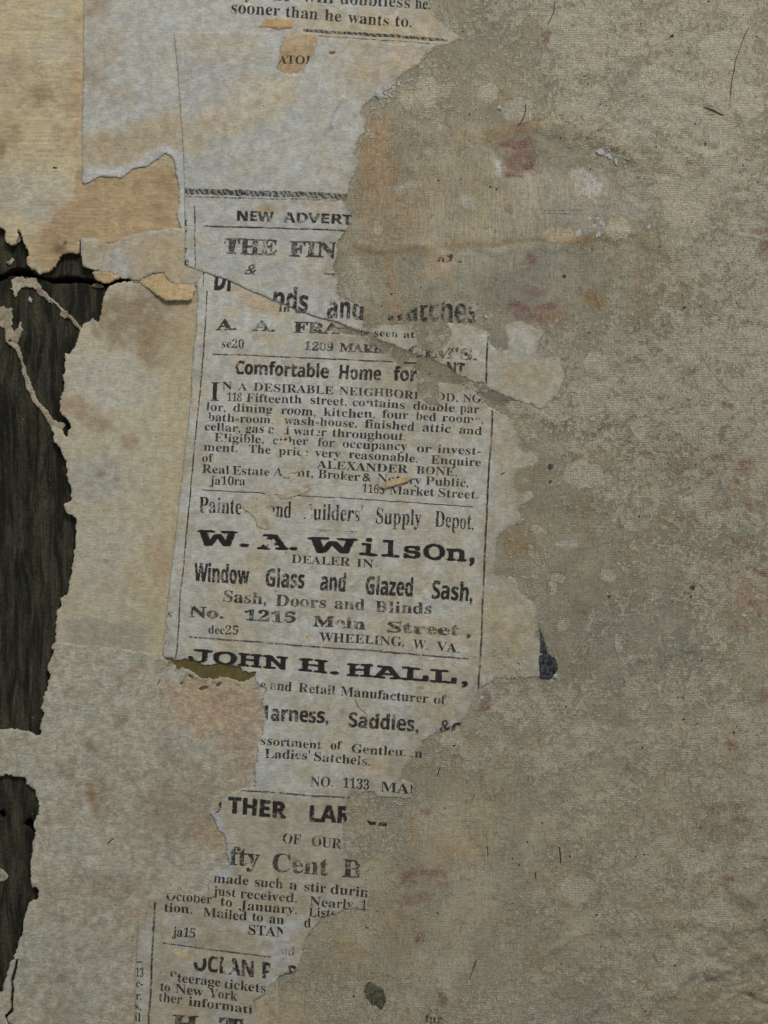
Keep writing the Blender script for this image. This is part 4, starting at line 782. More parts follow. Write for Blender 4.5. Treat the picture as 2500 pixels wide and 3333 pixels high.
T('main', 'thin', 27, [('lor,', 672, 736), ('dining', 761, 888), ('room,', 915, 1027), ('kitchen,', 1052, 1221), ('four', 1245, 1329), ('bed', 1353, 1418), ('rooms,', 1439, 1572)], [(672, 1336), (761, 1341), (915, 1348), (1221, 1361), (1329, 1365), (1418, 1371), (1572, 1379)], 'ink_fine')
T('main', 'thin', 27, [('bath-room,', 677, 890), ('wash-house,', 926, 1162), ('finished', 1187, 1348), ('attic', 1374, 1466), ('and', 1494, 1568)], [(677, 1370), (890, 1379), (1162, 1391), (1348, 1403), (1466, 1409), (1568, 1417)], 'ink_fine')
T('main', 'thin', 27, [('cellar,', 668, 782), ('gas', 799, 858), ('and', 873, 942), ('water', 957, 1063), ('throughout.', 1082, 1321)], [(668, 1401), (858, 1410), (1063, 1420), (1319, 1434)], 'ink_fine')
T('main', 'thin', 27, [('Eligible,', 698, 860), ('either', 888, 1004), ('for', 1035, 1090), ('occupancy', 1115, 1325), ('or', 1357, 1403), ('invest-', 1424, 1566)], [(698, 1437), (860, 1444), (1004, 1450), (1090, 1455), (1325, 1467), (1403, 1473), (1566, 1482)], 'ink_fine')
T('main', 'thin', 27, [('ment.', 664, 774), ('The', 810, 881), ('price', 907, 1004), ('very', 1025, 1107), ('reasonable.', 1134, 1359), ('Enquire', 1403, 1566)], [(664, 1468), (774, 1473), (881, 1478), (1004, 1485), (1107, 1490), (1359, 1505), (1403, 1508), (1566, 1519)], 'ink_fine')
T('main', 'thin', 27, [('of', 659, 696)], [(659, 1503), (696, 1504)], 'ink_fine')
T('main', 'thin', 26, [('ALEXANDER', 1031, 1327), ('BONE,', 1355, 1487)], [(1031, 1524), (1327, 1540), (1487, 1548)], 'ink_fine')
T('main', 'thin', 27, [('Real', 658, 746), ('Estate', 757, 877), ('Agent,', 890, 1018), ('Broker', 1035, 1172), ('&', 1179, 1208), ('Notary', 1228, 1371), ('Public,', 1386, 1525)], [(658, 1538), (877, 1549), (1018, 1554), (1172, 1565), (1371, 1577), (1525, 1585)], 'ink_fine')
T('main', 'thin', 27, [('ja10ra', 683, 797)], [(683, 1576), (797, 1578)], 'ink_fine')
T('main', 'thin', 27, [('1163', 1179, 1251), ('Market', 1268, 1412), ('Street.', 1426, 1555)], [(1179, 1602), (1251, 1607), (1412, 1615), (1555, 1624)], 'ink_fine')
T('main', 'body', 51, [("Painters'", 647, 837), ('and', 875, 947), ("Builders'", 985, 1179), ('Supply', 1222, 1371), ('Depot.', 1414, 1542)], [(647, 1667), (800, 1675), (947, 1686), (1179, 1698), (1222, 1703), (1371, 1711), (1542, 1724)], 'ink')
T('main', 'slab', 50, [('W.', 641, 812), ('A.', 837, 968), ('W', 999, 1164), ('ilsOn', 1168, 1519), (',', 1527, 1546)], [(641, 1774), (816, 1780), (837, 1787), (972, 1792), (999, 1797), (1164, 1803), (1211, 1808), (1546, 1829)])
T('main', 'thin', 26, [('DEALER', 949, 1139), ('IN', 1160, 1215)], [(949, 1831), (1139, 1842), (1215, 1848)], 'ink_fine')
T('main', 'goth', 59, [('Window', 630, 812), ('Glass', 864, 991), ('and', 1042, 1124), ('Glazed', 1189, 1344), ('Sash,', 1405, 1538)], [(630, 1890), (812, 1903), (864, 1909), (991, 1915), (1124, 1926), (1189, 1932), (1344, 1941), (1405, 1948), (1538, 1957)])
T('main', 'bold', 36, [('Sash,', 727, 868), ('Doors', 897, 1060), ('and', 1087, 1186), ('Blinds', 1220, 1405)], [(727, 1957), (868, 1966), (897, 1971), (1060, 1979), (1186, 1987), (1220, 1991), (1405, 1998)])
T('main', 'fat', 35, [('No.', 615, 729), ('1215', 796, 963), ('Main', 1018, 1189), ('Street', 1260, 1497), (',', 1518, 1532)], [(615, 2006), (729, 2012), (796, 2018), (963, 2027), (1018, 2037), (1189, 2048), (1260, 2057), (1532, 2070)])
T('main', 'thin', 28, [('dec25', 678, 775)], [(678, 2062), (775, 2066)], 'ink_fine')
T('main', 'thin', 29, [('WHEELING,', 1039, 1315), ('W.', 1344, 1393), ('VA.', 1420, 1496)], [(1039, 2087), (1315, 2104), (1393, 2114), (1496, 2124)], 'ink_fine')
T('main', 'slab', 42, [('JOHN', 612, 938), ('H.', 971, 1104), ('HALL', 1127, 1487), (',', 1502, 1524)], [(612, 2152), (937, 2178), (971, 2182), (1104, 2195), (1127, 2199), (1524, 2226)])
T('main', 'body', 30, [('e', 849, 865), ('and', 878, 950), ('Retail', 971, 1091), ('Manufacturer', 1106, 1395), ('of', 1410, 1451)], [(849, 2240), (950, 2250), (1091, 2262), (1106, 2264), (1395, 2288), (1451, 2293)])
T('main', 'goth', 48, [('H', 834, 873), ('arness,', 881, 1068), ('Saddles,', 1134, 1362), ('&c.', 1429, 1512)], [(834, 2340), (1068, 2352), (1136, 2366), (1362, 2382), (1512, 2388)])
T('main', 'body', 28, [('assortment', 825, 1047), ('of', 1075, 1113), ('Gentlemen', 1142, 1376)], [(825, 2421), (1047, 2438), (1113, 2442), (1142, 2449), (1376, 2467)])
T('main', 'body', 29, [("Ladies'", 862, 1009), ('Satchels.', 1022, 1205)], [(862, 2464), (1009, 2472), (1022, 2476), (1205, 2493)])
T('main', 'thin', 32, [('NO.', 1011, 1085), ('1133', 1117, 1201), ('MAIN', 1237, 1395)], [(1011, 2557), (1085, 2561), (1201, 2571), (1345, 2588)], 'ink_fine')
T('main', 'gothl', 55, [('O', 690, 722), ('THER', 742, 932), ('LAR', 1007, 1142)], [(690, 2640), (742, 2645), (932, 2664), (1007, 2673), (1142, 2681)])
T('main', 'body', 32, [('OF', 920, 980), ('OUR', 1014, 1112)], [(920, 2743), (980, 2747), (1112, 2761)])
T('main', 'bold', 58, [('fty', 747, 845), ('Cent', 886, 1070), ('B', 1113, 1178)], [(747, 2810), (845, 2820), (886, 2834), (1070, 2847), (1178, 2858)])
T('main', 'thin', 30, [('made', 696, 809), ('such', 831, 922), ('a', 942, 968), ('stir', 990, 1062), ('during', 1077, 1225)], [(696, 2870), (809, 2878), (922, 2888), (968, 2895), (1062, 2903), (1225, 2921)], 'ink_fine')
T('main', 'thin', 30, [('just', 693, 768), ('received.', 783, 966), ('Nearly', 1009, 1151), ('1', 1178, 1193)], [(693, 2911), (783, 2919), (966, 2936), (1009, 2945), (1193, 2960)], 'ink_fine')
T('main', 'thin', 30, [('October', 542, 691), ('to', 718, 756), ('January.', 780, 966), ('Lists', 1004, 1092), ('s', 1118, 1139)], [(542, 2926), (691, 2940), (756, 2951), (780, 2957), (966, 2973), (1004, 2980), (1139, 2987)], 'ink_fine')
T('main', 'thin', 30, [('tion.', 534, 626), ('Mailed', 662, 804), ('to', 821, 857), ('an', 877, 925), ('d', 990, 1012)], [(534, 2964), (626, 2973), (662, 2981), (804, 2993), (857, 2998), (1012, 3016)], 'ink_fine')
T('main', 'thin', 31, [('STAND', 809, 968)], [(809, 3038), (968, 3050)], 'ink_fine')
T('main', 'thin', 28, [('ud', 915, 960)], [(900, 3104), (970, 3108)], 'ink_ghost'); T('main', 'thin', 28, [('T', 910, 935)], [(900, 3140), (970, 3142)], 'ink_ghost')
T('main', 'thin', 30, [('ja15', 561, 636)], [(561, 3046), (636, 3051)], 'ink_fine')
T('main', 'goth', 52, [('OCEAN', 630, 826), ('PAS', 853, 966)], [(630, 3155), (681, 3159), (826, 3177), (966, 3192)], 'ink')
T('main', 'thin', 30, [('Steerage', 554, 718), ('tickets', 730, 865)], [(554, 3190), (718, 3208), (730, 3213), (865, 3227)], 'ink_fine')
T('main', 'thin', 30, [('to', 522, 554), ('New', 571, 662), ('York', 681, 773), ('s', 802, 822)], [(522, 3222), (554, 3226), (662, 3240), (773, 3254), (822, 3260)], 'ink_fine')
T('main', 'thin', 30, [('ther', 517, 592), ('informati', 614, 821)], [(517, 3256), (592, 3266), (614, 3271), (821, 3297)], 'ink_fine')
T('main', 'fat', 52, [('H.', 561, 665), ('T', 712, 790)], [(561, 3352), (790, 3366)])
for a in [('s', 546, 560, 2009), ('y', 541, 557, 2054), ('n', 536, 553, 2099), ('s', 628, 638, 1222)]: T('main', 'thin', 26, [a[:3]], [(a[1], a[3]), (a[2], a[3] + 1)], 'ink_ghost')
for a in [('13', 444, 467, 3175), ('e-', 444, 466, 3211), ('r.', 443, 462, 3251), ('s,', 441, 461, 3283), ('il', 440, 459, 3321)]: T('main', 'thin', 27, [a[:3]], [(a[1], a[3]), (a[2], a[3] + 2)], 'ink_fine')
for a in [('t', 599, 609, 735), ('f', 599, 608, 772), ('r', 600, 610, 822), ('e', 600, 613, 862)]: T('col', 'thin', 24, [a[:3]], [(a[1], a[3]), (a[2], a[3] + 1)], 'ink_fine')
T('cloth', 'fat', 50, [('EST', 1390, 1520)], [(1390, 850), (1520, 854)], 'ink_worn', 0.05, [(1405, 842), (1425, 836), (1450, 838), (1470, 826), (1485, 838), (1500, 848), (1500, 862), (1405, 862)])
T('cloth', 'gothl', 55, [('GE', 1180, 1262)], [(1180, 2682), (1262, 2690)], 'ink_worn', 0.05, [(1198, 2668), (1210, 2672), (1222, 2674), (1240, 2678), (1262, 2674), (1262, 2700), (1224, 2700), (1206, 2690)])
T('cloth', 'thin', 30, [('fur', 1383, 1440)], [(1383, 3328), (1440, 3331)], 'ink'); T('cloth', 'thin', 28, [('re', 1395, 1432)], [(1395, 3296), (1432, 3298)], 'ink_worn', 0.05, [(1390, 3284), (1440, 3284), (1440, 3300), (1390, 3300)])

words = sorted({(w, L[1]) for L in LINES for (w, _, _) in L[3]} | {('H', st) for st in OFFS})
tmp = []
for w, st in words:
    c = bpy.data.curves.new('tmp', 'FONT'); c.body = conv(w, st); c.size = 1.0; c.offset = OFFS[st][1]; c.resolution_u = 3; c.fill_mode = 'FRONT'
    if w in (',', '.'): c.offset = 0.03
    o = bpy.data.objects.new('tmp', c); C.objects.link(o); tmp.append(o)
dg = bpy.context.evaluated_depsgraph_get(); GL = {}
for (w, st), o in zip(words, tmp):
    e = o.evaluated_get(dg); me = e.to_mesh(); me.calc_loop_triangles()
    v = np.array([q.co[:2] for q in me.vertices]); f = np.array([t.vertices[:] for t in me.loop_triangles], int).reshape(-1, 3)
    GL[(w, st)] = (v, f); e.to_mesh_clear()
for o in tmp:
    c = o.data; bpy.data.objects.remove(o); bpy.data.curves.remove(c)

def split_long(v, f, L):
    v = [tuple(p) for p in v]; out = []; st = [tuple(t) for t in f]; cache = {}
    while st:
        a, b, c = st.pop(); pa, pb, pc = v[a], v[b], v[c]
        d = [(pa[0] - pb[0]) ** 2 + (pa[1] - pb[1]) ** 2, (pb[0] - pc[0]) ** 2 + (pb[1] - pc[1]) ** 2, (pc[0] - pa[0]) ** 2 + (pc[1] - pa[1]) ** 2]
        k = d.index(max(d))
        if d[k] <= L * L: out.append((a, b, c)); continue
        i, j, o = ((a, b, c), (b, c, a), (c, a, b))[k]
        key = (min(i, j), max(i, j))
        if key not in cache: cache[key] = len(v); v.append(tuple((p_ + q_) / 2 for p_, q_ in zip(v[i], v[j])))
        m = cache[key]; st += [(i, m, o), (m, j, o)]
    return np.array(v), np.array(out, int)
ERASE = [(838, 1668, 50, 34), (860, 1702, 26, 22), (905, 1366, 24, 20), (908, 1402, 20, 20), (985, 1476, 13, 16), (925, 1441, 26, 9), (940, 1541, 26, 14), (1002, 1662, 13, 30), (960, 1600, 40, 10), (868, 1766, 26, 13), (1100, 2042, 15, 10), (672, 1358, 9, 14),
         (640, 3110, 32, 22), (742, 3136, 14, 30), (912, 3164, 32, 44), (560, 3182, 22, 12), (805, 3250, 36, 22), (946, 2996, 22, 20), (955, 3034, 30, 26), (1145, 1698, 10, 20), (1395, 1246, 20, 8), (1150, 2965, 30, 18), (1080, 2985, 26, 12), (880, 1676, 14, 22), (1330, 2450, 18, 12),
         (700, 1434, 8, 10), (733, 1431, 8, 8), (1030, 1412, 8, 12), (1290, 1405, 8, 8), (1440, 1408, 7, 9), (1548, 1372, 14, 10), (1260, 2043, 16, 8), (1200, 1320, 10, 8)]
def rubbed(x, y):
    m = np.zeros(len(x), bool); wx = x + 7 * fbm(x, y, 18, 3, 901, 0.7); wy = y + 7 * fbm(x, y, 18, 3, 902, 0.7)
    for cx, cy, rx, ry in ERASE: m |= ((wx - cx) / rx) ** 2 + ((wy - cy) / ry) ** 2 < 1
    return m
SH = {'upper': upper, 'col': col, 'main': main, 'gsc': gsc, 'cloth': cloth}
def ink_mesh(name, s, V, F, ink, clip=None, dz=0.035):
    if V.shape[1] == 2: V = np.concatenate([V, np.zeros((len(V), 1))], 1)
    V, F = split_long(V, F, 8.0); ez = V[:, 2]; V = V[:, :2]
    V = V + np.stack([fbm(V[:, 0], V[:, 1], 9, 2, 931), fbm(V[:, 0], V[:, 1], 9, 2, 932)], 1) * 0.75 + np.stack([fbm(V[:, 0], V[:, 1], 60, 2, 933), fbm(V[:, 0], V[:, 1], 60, 2, 934)], 1) * 1.1   # uneven, spread ink
    if s.bvh is None: z = H(V[:, 0], V[:, 1]) + 0.01
    else: z = np.array([(lambda q: -99 if q is None else q)(on(s, a, b)) for a, b in V])
    z = z + ez; cen = V[F].mean(1); ok = s.mask(cen[:, 0], cen[:, 1]) & (z[F].min(1) > -50) & ~rubbed(cen[:, 0], cen[:, 1])
    if clip is not None: ok &= Mask([rag([(x, y) for x, y in clip], 2.5, 3.0, 9)])(cen[:, 0], cen[:, 1])
    F = F[ok]
    if len(F) == 0: return None
    u = np.unique(F); r = -np.ones(len(V), int); r[u] = np.arange(len(u)); V = V[u]; z = z[u]; F = r[F]
    a, b, c = V[F[:, 0]], V[F[:, 1]], V[F[:, 2]]
    sg = (b[:, 0] - a[:, 0]) * (c[:, 1] - a[:, 1]) - (b[:, 1] - a[:, 1]) * (c[:, 0] - a[:, 0]); F[sg > 0] = F[sg > 0][:, ::-1]
    o = mesh_from(name, np.stack([V[:, 0], V[:, 1], z + dz], 1), F, M[ink], parent=s.ob, origin=s.org); del o['_org']
    return o
for sh, st, cap, wl_, base, ink, slant, clip in LINES:
    hv = GL[('H', st)][0]; hcap = hv[:, 1].max(); bx = np.array([q[0] for q in base], float); by = np.array([q[1] for q in base], float)
    VV = []; FF = []; o = 0; em = EMB.get(st, [(0, 0)]); ex = max(abs(q[0]) for q in em); ey = max(abs(q[1]) for q in em)
    for (w, x0, x1) in [(w, x0 + ex, x1 - ex) for (w, x0, x1) in wl_]:
        v, f = GL[(w, st)]
        u = (v[:, 0] - v[:, 0].min()) / max(1e-6, v[:, 0].max() - v[:, 0].min()); hgt = v[:, 1] / hcap * (cap - 2 * ey) + ey
        xb = x0 + u * (x1 - x0); yb = np.interp(xb, bx, by)
        # hand-set type: tiny irregularities per word
        hgt = hgt + random.uniform(-0.6, 0.6)
        for ax, ay in em: VV.append(np.stack([xb + hgt * slant + ax, yb - hgt + ay, np.full(len(u), 0.004 * em.index((ax, ay)))], 1)); FF.append(f + o); o += len(v)
    ink_mesh('lettering', SH[sh], np.concatenate(VV), np.concatenate(FF), ink, clip)

def rule(sh, pts, w, ink='ink', clip=None):
    a = np.array(pts, float); L = np.concatenate([[0], np.cumsum(np.hypot(*np.diff(a, axis=0).T))]); n = max(2, int(L[-1] / 6))
    t = np.linspace(0, L[-1], n); x = np.interp(t, L, a[:, 0]); y = np.interp(t, L, a[:, 1])
    dx = np.gradient(x); dy = np.gradient(y); m = np.hypot(dx, dy); nx, ny = -dy / m, dx / m
    wa = w / 2 * (1 + 0.22 * fbm(x, y, 14, 3, 610)); wb = w / 2 * (1 + 0.22 * fbm(x, y, 14, 3, 620))
    V = np.concatenate([np.stack([x + nx * wa, y + ny * wa], 1), np.stack([x - nx * wb, y - ny * wb], 1)])
    i = np.arange(n - 1); F = np.concatenate([np.stack([i, i + 1, i + n], 1), np.stack([i + 1, i + n + 1, i + n], 1)])
    ink_mesh('rule_line', SH[sh], V, F, ink, clip)
rule('upper', [(988, 100), (1300, 117), (1458, 131)], 10, 'ink_hatch'); rule('upper', [(1000, 115), (1300, 133), (1425, 142)], 3, 'ink_worn')
rule('col', [(601, 623), (860, 631), (1130, 643)], 19, 'ink_hatch'); rule('col', [(601, 640), (860, 648), (1128, 656)], 5, 'ink_worn')
rule('col', [(663, 736), (900, 744), (1124, 753)], 5); rule('col', [(634, 667), (635, 780), (636, 878)], 4.2); rule('col', [(1054, 891), (1085, 895), (1104, 904)], 6, 'ink_worn')
rule('main', [(665, 884), (663, 935)], 4); rule('main', [(676, 948), (664, 1130), (653, 1262), (620, 1610), (588, 1950), (578, 2100), (574, 2150)], 4.6)
rule('main', [(693, 1153), (960, 1164), (1250, 1177), (1361, 1184)], 4.5)
rule('main', [(1587, 1095), (1581, 1264)], 5.5); rule('main', [(1604, 1335), (1588, 1590), (1574, 1900), (1558, 2240), (1552, 2302)], 6)
rule('main', [(658, 1594), (864, 1606)], 3, 'ink_fine'); rule('main', [(894, 1609), (1250, 1629), (1540, 1649)], 3, 'ink_fine')
rule('main', [(1018, 1724), (1162, 1732)], 3, 'ink_worn'); rule('main', [(1040, 1730), (1150, 1737)], 2, 'ink_ghost')
rule('main', [(615, 2073), (860, 2091), (1150, 2114), (1525, 2144)], 5.5)
rule('main', [(784, 2571), (960, 2584), (1139, 2598)], 5.5); rule('main', [(506, 2926), (496, 3120), (485, 3345)], 6.5)
rule('main', [(532, 3068), (640, 3082), (882, 3112)], 4.2, 'ink'); rule('main', [(446, 3129), (466, 3132)], 4)
rule('cloth', [(1765, 691), (1880, 696)], 3, 'ink_ghost'); rule('cloth', [(1770, 683), (1900, 682)], 5, 'ink_ghost'); rule('cloth', [(1446, 770), (1466, 771)], 4, 'ink_ghost')

# ---------------------------------------------------------------- 6. scraps, shreds, crumbs, hairs
def paint_const(c, seed, k=0.5):
    def f(x, y):
        p = Paint(x, y, c, seed=seed); p.mottle(24, tuple(int(q * 0.78) for q in c), 0.0, 0.7, k, 1); return p.c
    return f
def wtop(d): return lambda x, y: wood_h(x, y) + 0.16 + d + 0.12 * np.abs(fbm(x, y, 30, 3, 710))
def shred(label, outline, c=(150, 137, 112), amp=3.5, seed=20, d=0.05, holes=()):
    sheet('paper_shred', label, 'paper shred', outline, 0, paint_const(c, seed), M['felt'], amp=amp, step=6, rimw=4, skirt=0.25, seed=seed, hfun=wtop(d), curl=0.1, holes=holes)
shred('pale clotted shred of paper stuck just below the left end of the crack', [(32, 905), (50, 898), (72, 897), (92, 905), (112, 902), (120, 918), (128, 935), (118, 944), (100, 938), (80, 934), (62, 938), (50, 952), (44, 968), (36, 962), (40, 945), (24, 938), (36, 928)], (160, 146, 120), 3.4, 21)
shred('thin slanting shred running from the clot down to the tan paper', [(112, 936), (126, 934), (150, 952), (172, 975), (196, 998), (220, 1022), (244, 1042), (262, 1060), (272, 1080), (262, 1076), (246, 1058), (226, 1040), (214, 1034), (206, 1036), (192, 1028), (196, 1014), (186, 996), (166, 980), (140, 962), (120, 950)], (140, 122, 96), 2.4, 22)
shred('crumbling shred of paper at the left edge of the bare board', [(-20, 1005), (10, 990), (24, 1000), (36, 996), (42, 1012), (38, 1040), (36, 1062), (44, 1078), (56, 1060), (66, 1044), (72, 1060), (62, 1092), (52, 1112), (44, 1118), (30, 1108), (16, 1112), (6, 1100), (12, 1080), (4, 1060), (-20, 1050)], (146, 132, 106), 5.0, 23)
shred('long thin shred curving down the bare board to the tan paper edge', [(16, 1105), (40, 1110), (54, 1120), (62, 1142), (70, 1166), (80, 1200), (88, 1224), (96, 1250), (106, 1278), (118, 1300), (140, 1322), (152, 1340), (164, 1362), (188, 1372), (206, 1372), (210, 1386), (196, 1402), (180, 1408), (166, 1394), (152, 1372), (142, 1352), (126, 1330), (108, 1314), (96, 1296), (86, 1272), (78, 1246), (70, 1222), (66, 1196), (58, 1166), (46, 1140), (30, 1122)], (152, 139, 113), 2.6, 24)
shred('tiny pale shred on the left edge beside the lower board', [(-20, 2828), (0, 2832), (12, 2840), (22, 2852), (16, 2868), (4, 2876), (-20, 2872)], (150, 140, 116), 3, 25)
shred('small pale bit above the left end of the crack', [(16, 852), (28, 844), (38, 834), (44, 838), (42, 850), (32, 858), (20, 860)], (150, 138, 110), 2.5, 26)
shred('round pale wad of paper on the wood at the far left above the crack', [(14, 772), (24, 762), (36, 756), (52, 753), (62, 762), (63, 780), (56, 792), (40, 794), (24, 788)], (166, 155, 128), 2.5, 27, 0.25)
shred('short pale shred just under the right end of the crack', [(294, 926), (312, 920), (334, 930), (326, 936), (304, 934)], (120, 114, 94), 2, 28)
for q, o_ in enumerate([[(130, 950), (150, 958), (168, 976), (170, 992), (158, 986), (142, 972)], [(84, 958), (92, 962), (94, 985), (88, 990), (84, 974)], [(270, 1046), (300, 1036), (322, 1048), (310, 1054), (280, 1054)]]):
    sheet('plaster_flake', ['white frayed plaster streak beside the slanting shred', 'narrow white plaster streak on the wood below the clot', 'whitish plaster streak along the top of the tan paper step'][q], 'plaster flake', o_, 0, paint_const((150, 150, 145), 30 + q, 0.9), M['felt'], amp=4, step=5, rimw=3, skirt=0.1, seed=40 + q, hfun=wtop(0.02))

def cl(d): return lambda x, y: H(x, y) + d
sheet('charred_scrap', 'black charred paper scrap at the right end of the newspaper margin', 'paper scrap', [(1757, 2042), (1762, 2060), (1768, 2078), (1776, 2100), (1782, 2124), (1794, 2136), (1806, 2142), (1814, 2156), (1815, 2176), (1806, 2192), (1796, 2200), (1790, 2208), (1776, 2206), (1764, 2208), (1754, 2204), (1756, 2160), (1757, 2100)], 0, paint_const((62, 63, 68), 50, 0.8), M['char'], amp=2.2, step=6, hfun=cl(0.10), seed=51, curl=0.06)
sheet('mould_patch', 'dark olive mould crust on the cloth near the bottom', 'mould patch', [(1184, 3204), (1206, 3196), (1226, 3206), (1246, 3212), (1254, 3234), (1266, 3256), (1258, 3270), (1236, 3278), (1218, 3270), (1200, 3252), (1186, 3232)], 0, paint_const((84, 78, 56), 52, 0.8), M['moss'], amp=4.5, step=5, hfun=cl(0.05), seed=53)
AMB = [('pale tan torn curl over the word Notary', [(1228, 1580), (1250, 1572), (1275, 1560), (1305, 1555), (1330, 1548), (1340, 1556), (1328, 1568), (1300, 1576), (1270, 1586), (1244, 1590)], (172, 146, 104)),
       ('pale skinned patch of torn pulp at the end of the word Painters', [(788, 1641), (800, 1632), (825, 1628), (850, 1624), (883, 1621), (880, 1640), (870, 1655), (868, 1680), (878, 1695), (882, 1718), (860, 1722), (842, 1712), (835, 1695), (820, 1680), (808, 1668), (795, 1655)], (166, 156, 130)),
       ('flat pale sliver of pulp on the thin rule above the word Builders', [(902, 1614), (925, 1604), (950, 1596), (975, 1586), (1000, 1590), (1016, 1598), (990, 1606), (965, 1616), (938, 1626), (912, 1628)], (160, 150, 126)),
       ('thin pale flake between the lines at the word price', [(972, 1474), (986, 1478), (992, 1500), (988, 1530), (970, 1540), (940, 1538), (962, 1526), (978, 1512), (980, 1492)], (160, 153, 132)), ]
for q, (lb, o_, c_) in enumerate(AMB):
    sheet('paper_scrap', lb, 'paper scrap', o_, 0, paint_const(c_, 60 + q), M['scrap'], amp=2.2, step=5, hfun=cl(0.42 if q == 0 else 0.385), seed=61 + q, curl=0.12 if q == 0 else 0.05, skirt=0.06)

def flake(label, pts, m='plaster', lift=0.10, t=0.10, name='plaster_flake', cat='plaster flake', group=None, flat=0.45):
    lift *= flat; t *= flat; pts = [(x + random.uniform(-1.8, 1.8), y + random.uniform(-1.8, 1.8)) for x, y in pts]; n = len(pts)
    cx = sum(q[0] for q in pts) / n; cy = sum(q[1] for q in pts) / n; zb = float(H(np.array([cx]), np.array([cy]))[0]) + lift
    V = []; F = []
    for k, (x, y) in enumerate(pts): V.append((x, y, zb))
    for k, (x, y) in enumerate(pts): V.append((cx + (x - cx) * random.uniform(0.6, 0.9), cy + (y - cy) * random.uniform(0.6, 0.9), zb + t * random.uniform(0.4, 1.3)))
    V.append((cx, cy, zb + t * 1.1))
    for k in range(n):
        j = (k + 1) % n; F += [(k, j, n + j), (k, n + j, n + k), (n + k, n + j, 2 * n)]
    V = np.array(V); F = np.array(F)
    a, b, c = V[F[:, 0]], V[F[:, 1]], V[F[:, 2]]; sg = (b[:, 0] - a[:, 0]) * (c[:, 1] - a[:, 1]) - (b[:, 1] - a[:, 1]) * (c[:, 0] - a[:, 0]); F[sg > 0] = F[sg > 0][:, ::-1]
    o = mesh_from(name, V, F, M[m], smooth=False); del o['_org']; tag(o, label, cat, group); return o
def ell(cx, cy, rx, ry, rot=0, n=10, j=0.2):
    a = math.radians(rot); out = []
    for k in range(n):
        t = 2 * math.pi * k / n; r = 1 + random.uniform(-j, j); u, v = rx * r * math.cos(t), ry * r * math.sin(t)
        out.append((cx + u * math.cos(a) - v * math.sin(a), cy + u * math.sin(a) + v * math.cos(a)))
    return out
flake('largest white plaster crumb at the torn right edge near the top', ell(1233, 307, 11, 18, -20, 12, 0.12), 'plaster', 0.45, 0.5, 'plaster_crumb', 'plaster crumb')
flake('white four cornered plaster flake on the cloth at upper right', [(2020, 425), (2038, 420), (2043, 436), (2026, 436)], 'plaster', 0.15, 0.12)
flake('white plaster flake, left end of a broken white line at upper right', ell(1957, 494, 15, 9, 25, 9, 0.3), 'plaster', 0.22, 0.15)
flake('white plaster flake, middle of a broken white line at upper right', ell(1984, 508, 13, 7, 35, 9, 0.3), 'plaster', 0.22, 0.15)
flake('slim upright plaster flake ending the broken white line', ell(2005, 526, 6, 10, -15, 8, 0.3), 'plaster', 0.22, 0.15)
flake('white pointed plaster flake above the brown crease', ell(1880, 760, 7, 12, 20, 8, 0.3), 'plaster', 0.15, 0.15)
flake('cream plaster crumb on the brown lumps beside the curved hair', ell(1624, 351, 9, 8, 0, 9, 0.3), 'plaster', 0.25, 0.3, 'plaster_crumb', 'plaster crumb')
flake('cream crumb at the top of the right column rule', ell(1582, 1034, 5, 7, 0, 8, 0.25), 'plaster', 0.25, 0.3, 'plaster_crumb', 'plaster crumb')
flake('cream crumb on the red spot beside the newspaper edge', ell(1569, 2272, 9, 6, 15, 8, 0.3), 'plaster', 0.15, 0.25, 'plaster_crumb', 'plaster crumb')
flake('white crumb at the lower tip of the charred scrap', ell(1806, 2200, 8, 8, 0, 9, 0.2), 'plaster', 0.15, 0.3, 'plaster_crumb', 'plaster crumb')
flake('white plaster crumb on the cloth at right, below centre', ell(2420, 2004, 8, 6, 30, 8, 0.3), 'plaster', 0.2, 0.25, 'plaster_crumb', 'plaster crumb')
flake('white plaster crumb low on the cloth near the bottom right', ell(2063, 3196, 9, 6, -10, 8, 0.3), 'plaster', 0.2, 0.25, 'plaster_crumb', 'plaster crumb')
flake('upright white plaster bit right of the crease flakes', ell(2113, 736, 5, 9, 20, 7, 0.3), 'plaster', 0.15, 0.15)
g_ = 'white plaster splinters along the brown crease'
for k, (a, b) in enumerate([(1920, 712), (1948, 710), (1935, 735), (1966, 733), (1950, 762), (1888, 752), (1958, 724), (1944, 768)]):
    flake('white plaster splinter lying on the brown crease at upper right', ell(a, b, 5, 9, 25, 7, 0.35), 'plaster', 0.12, 0.15, 'plaster_splinter', 'plaster splinter', g_)
g_ = 'white beads along the pale oval stain'
for k, (a, b) in enumerate([(2300, 688), (2301, 700), (2300, 714), (2292, 672), (2290, 644), (2246, 640), (2252, 650), (2300, 722)]):
    flake('white bead of plaster rimming the pale oval stain at right', ell(a, b, 3.5, 5, 0, 7, 0.25), 'plaster', 0.08, 0.15, 'plaster_bead', 'plaster bead', g_)

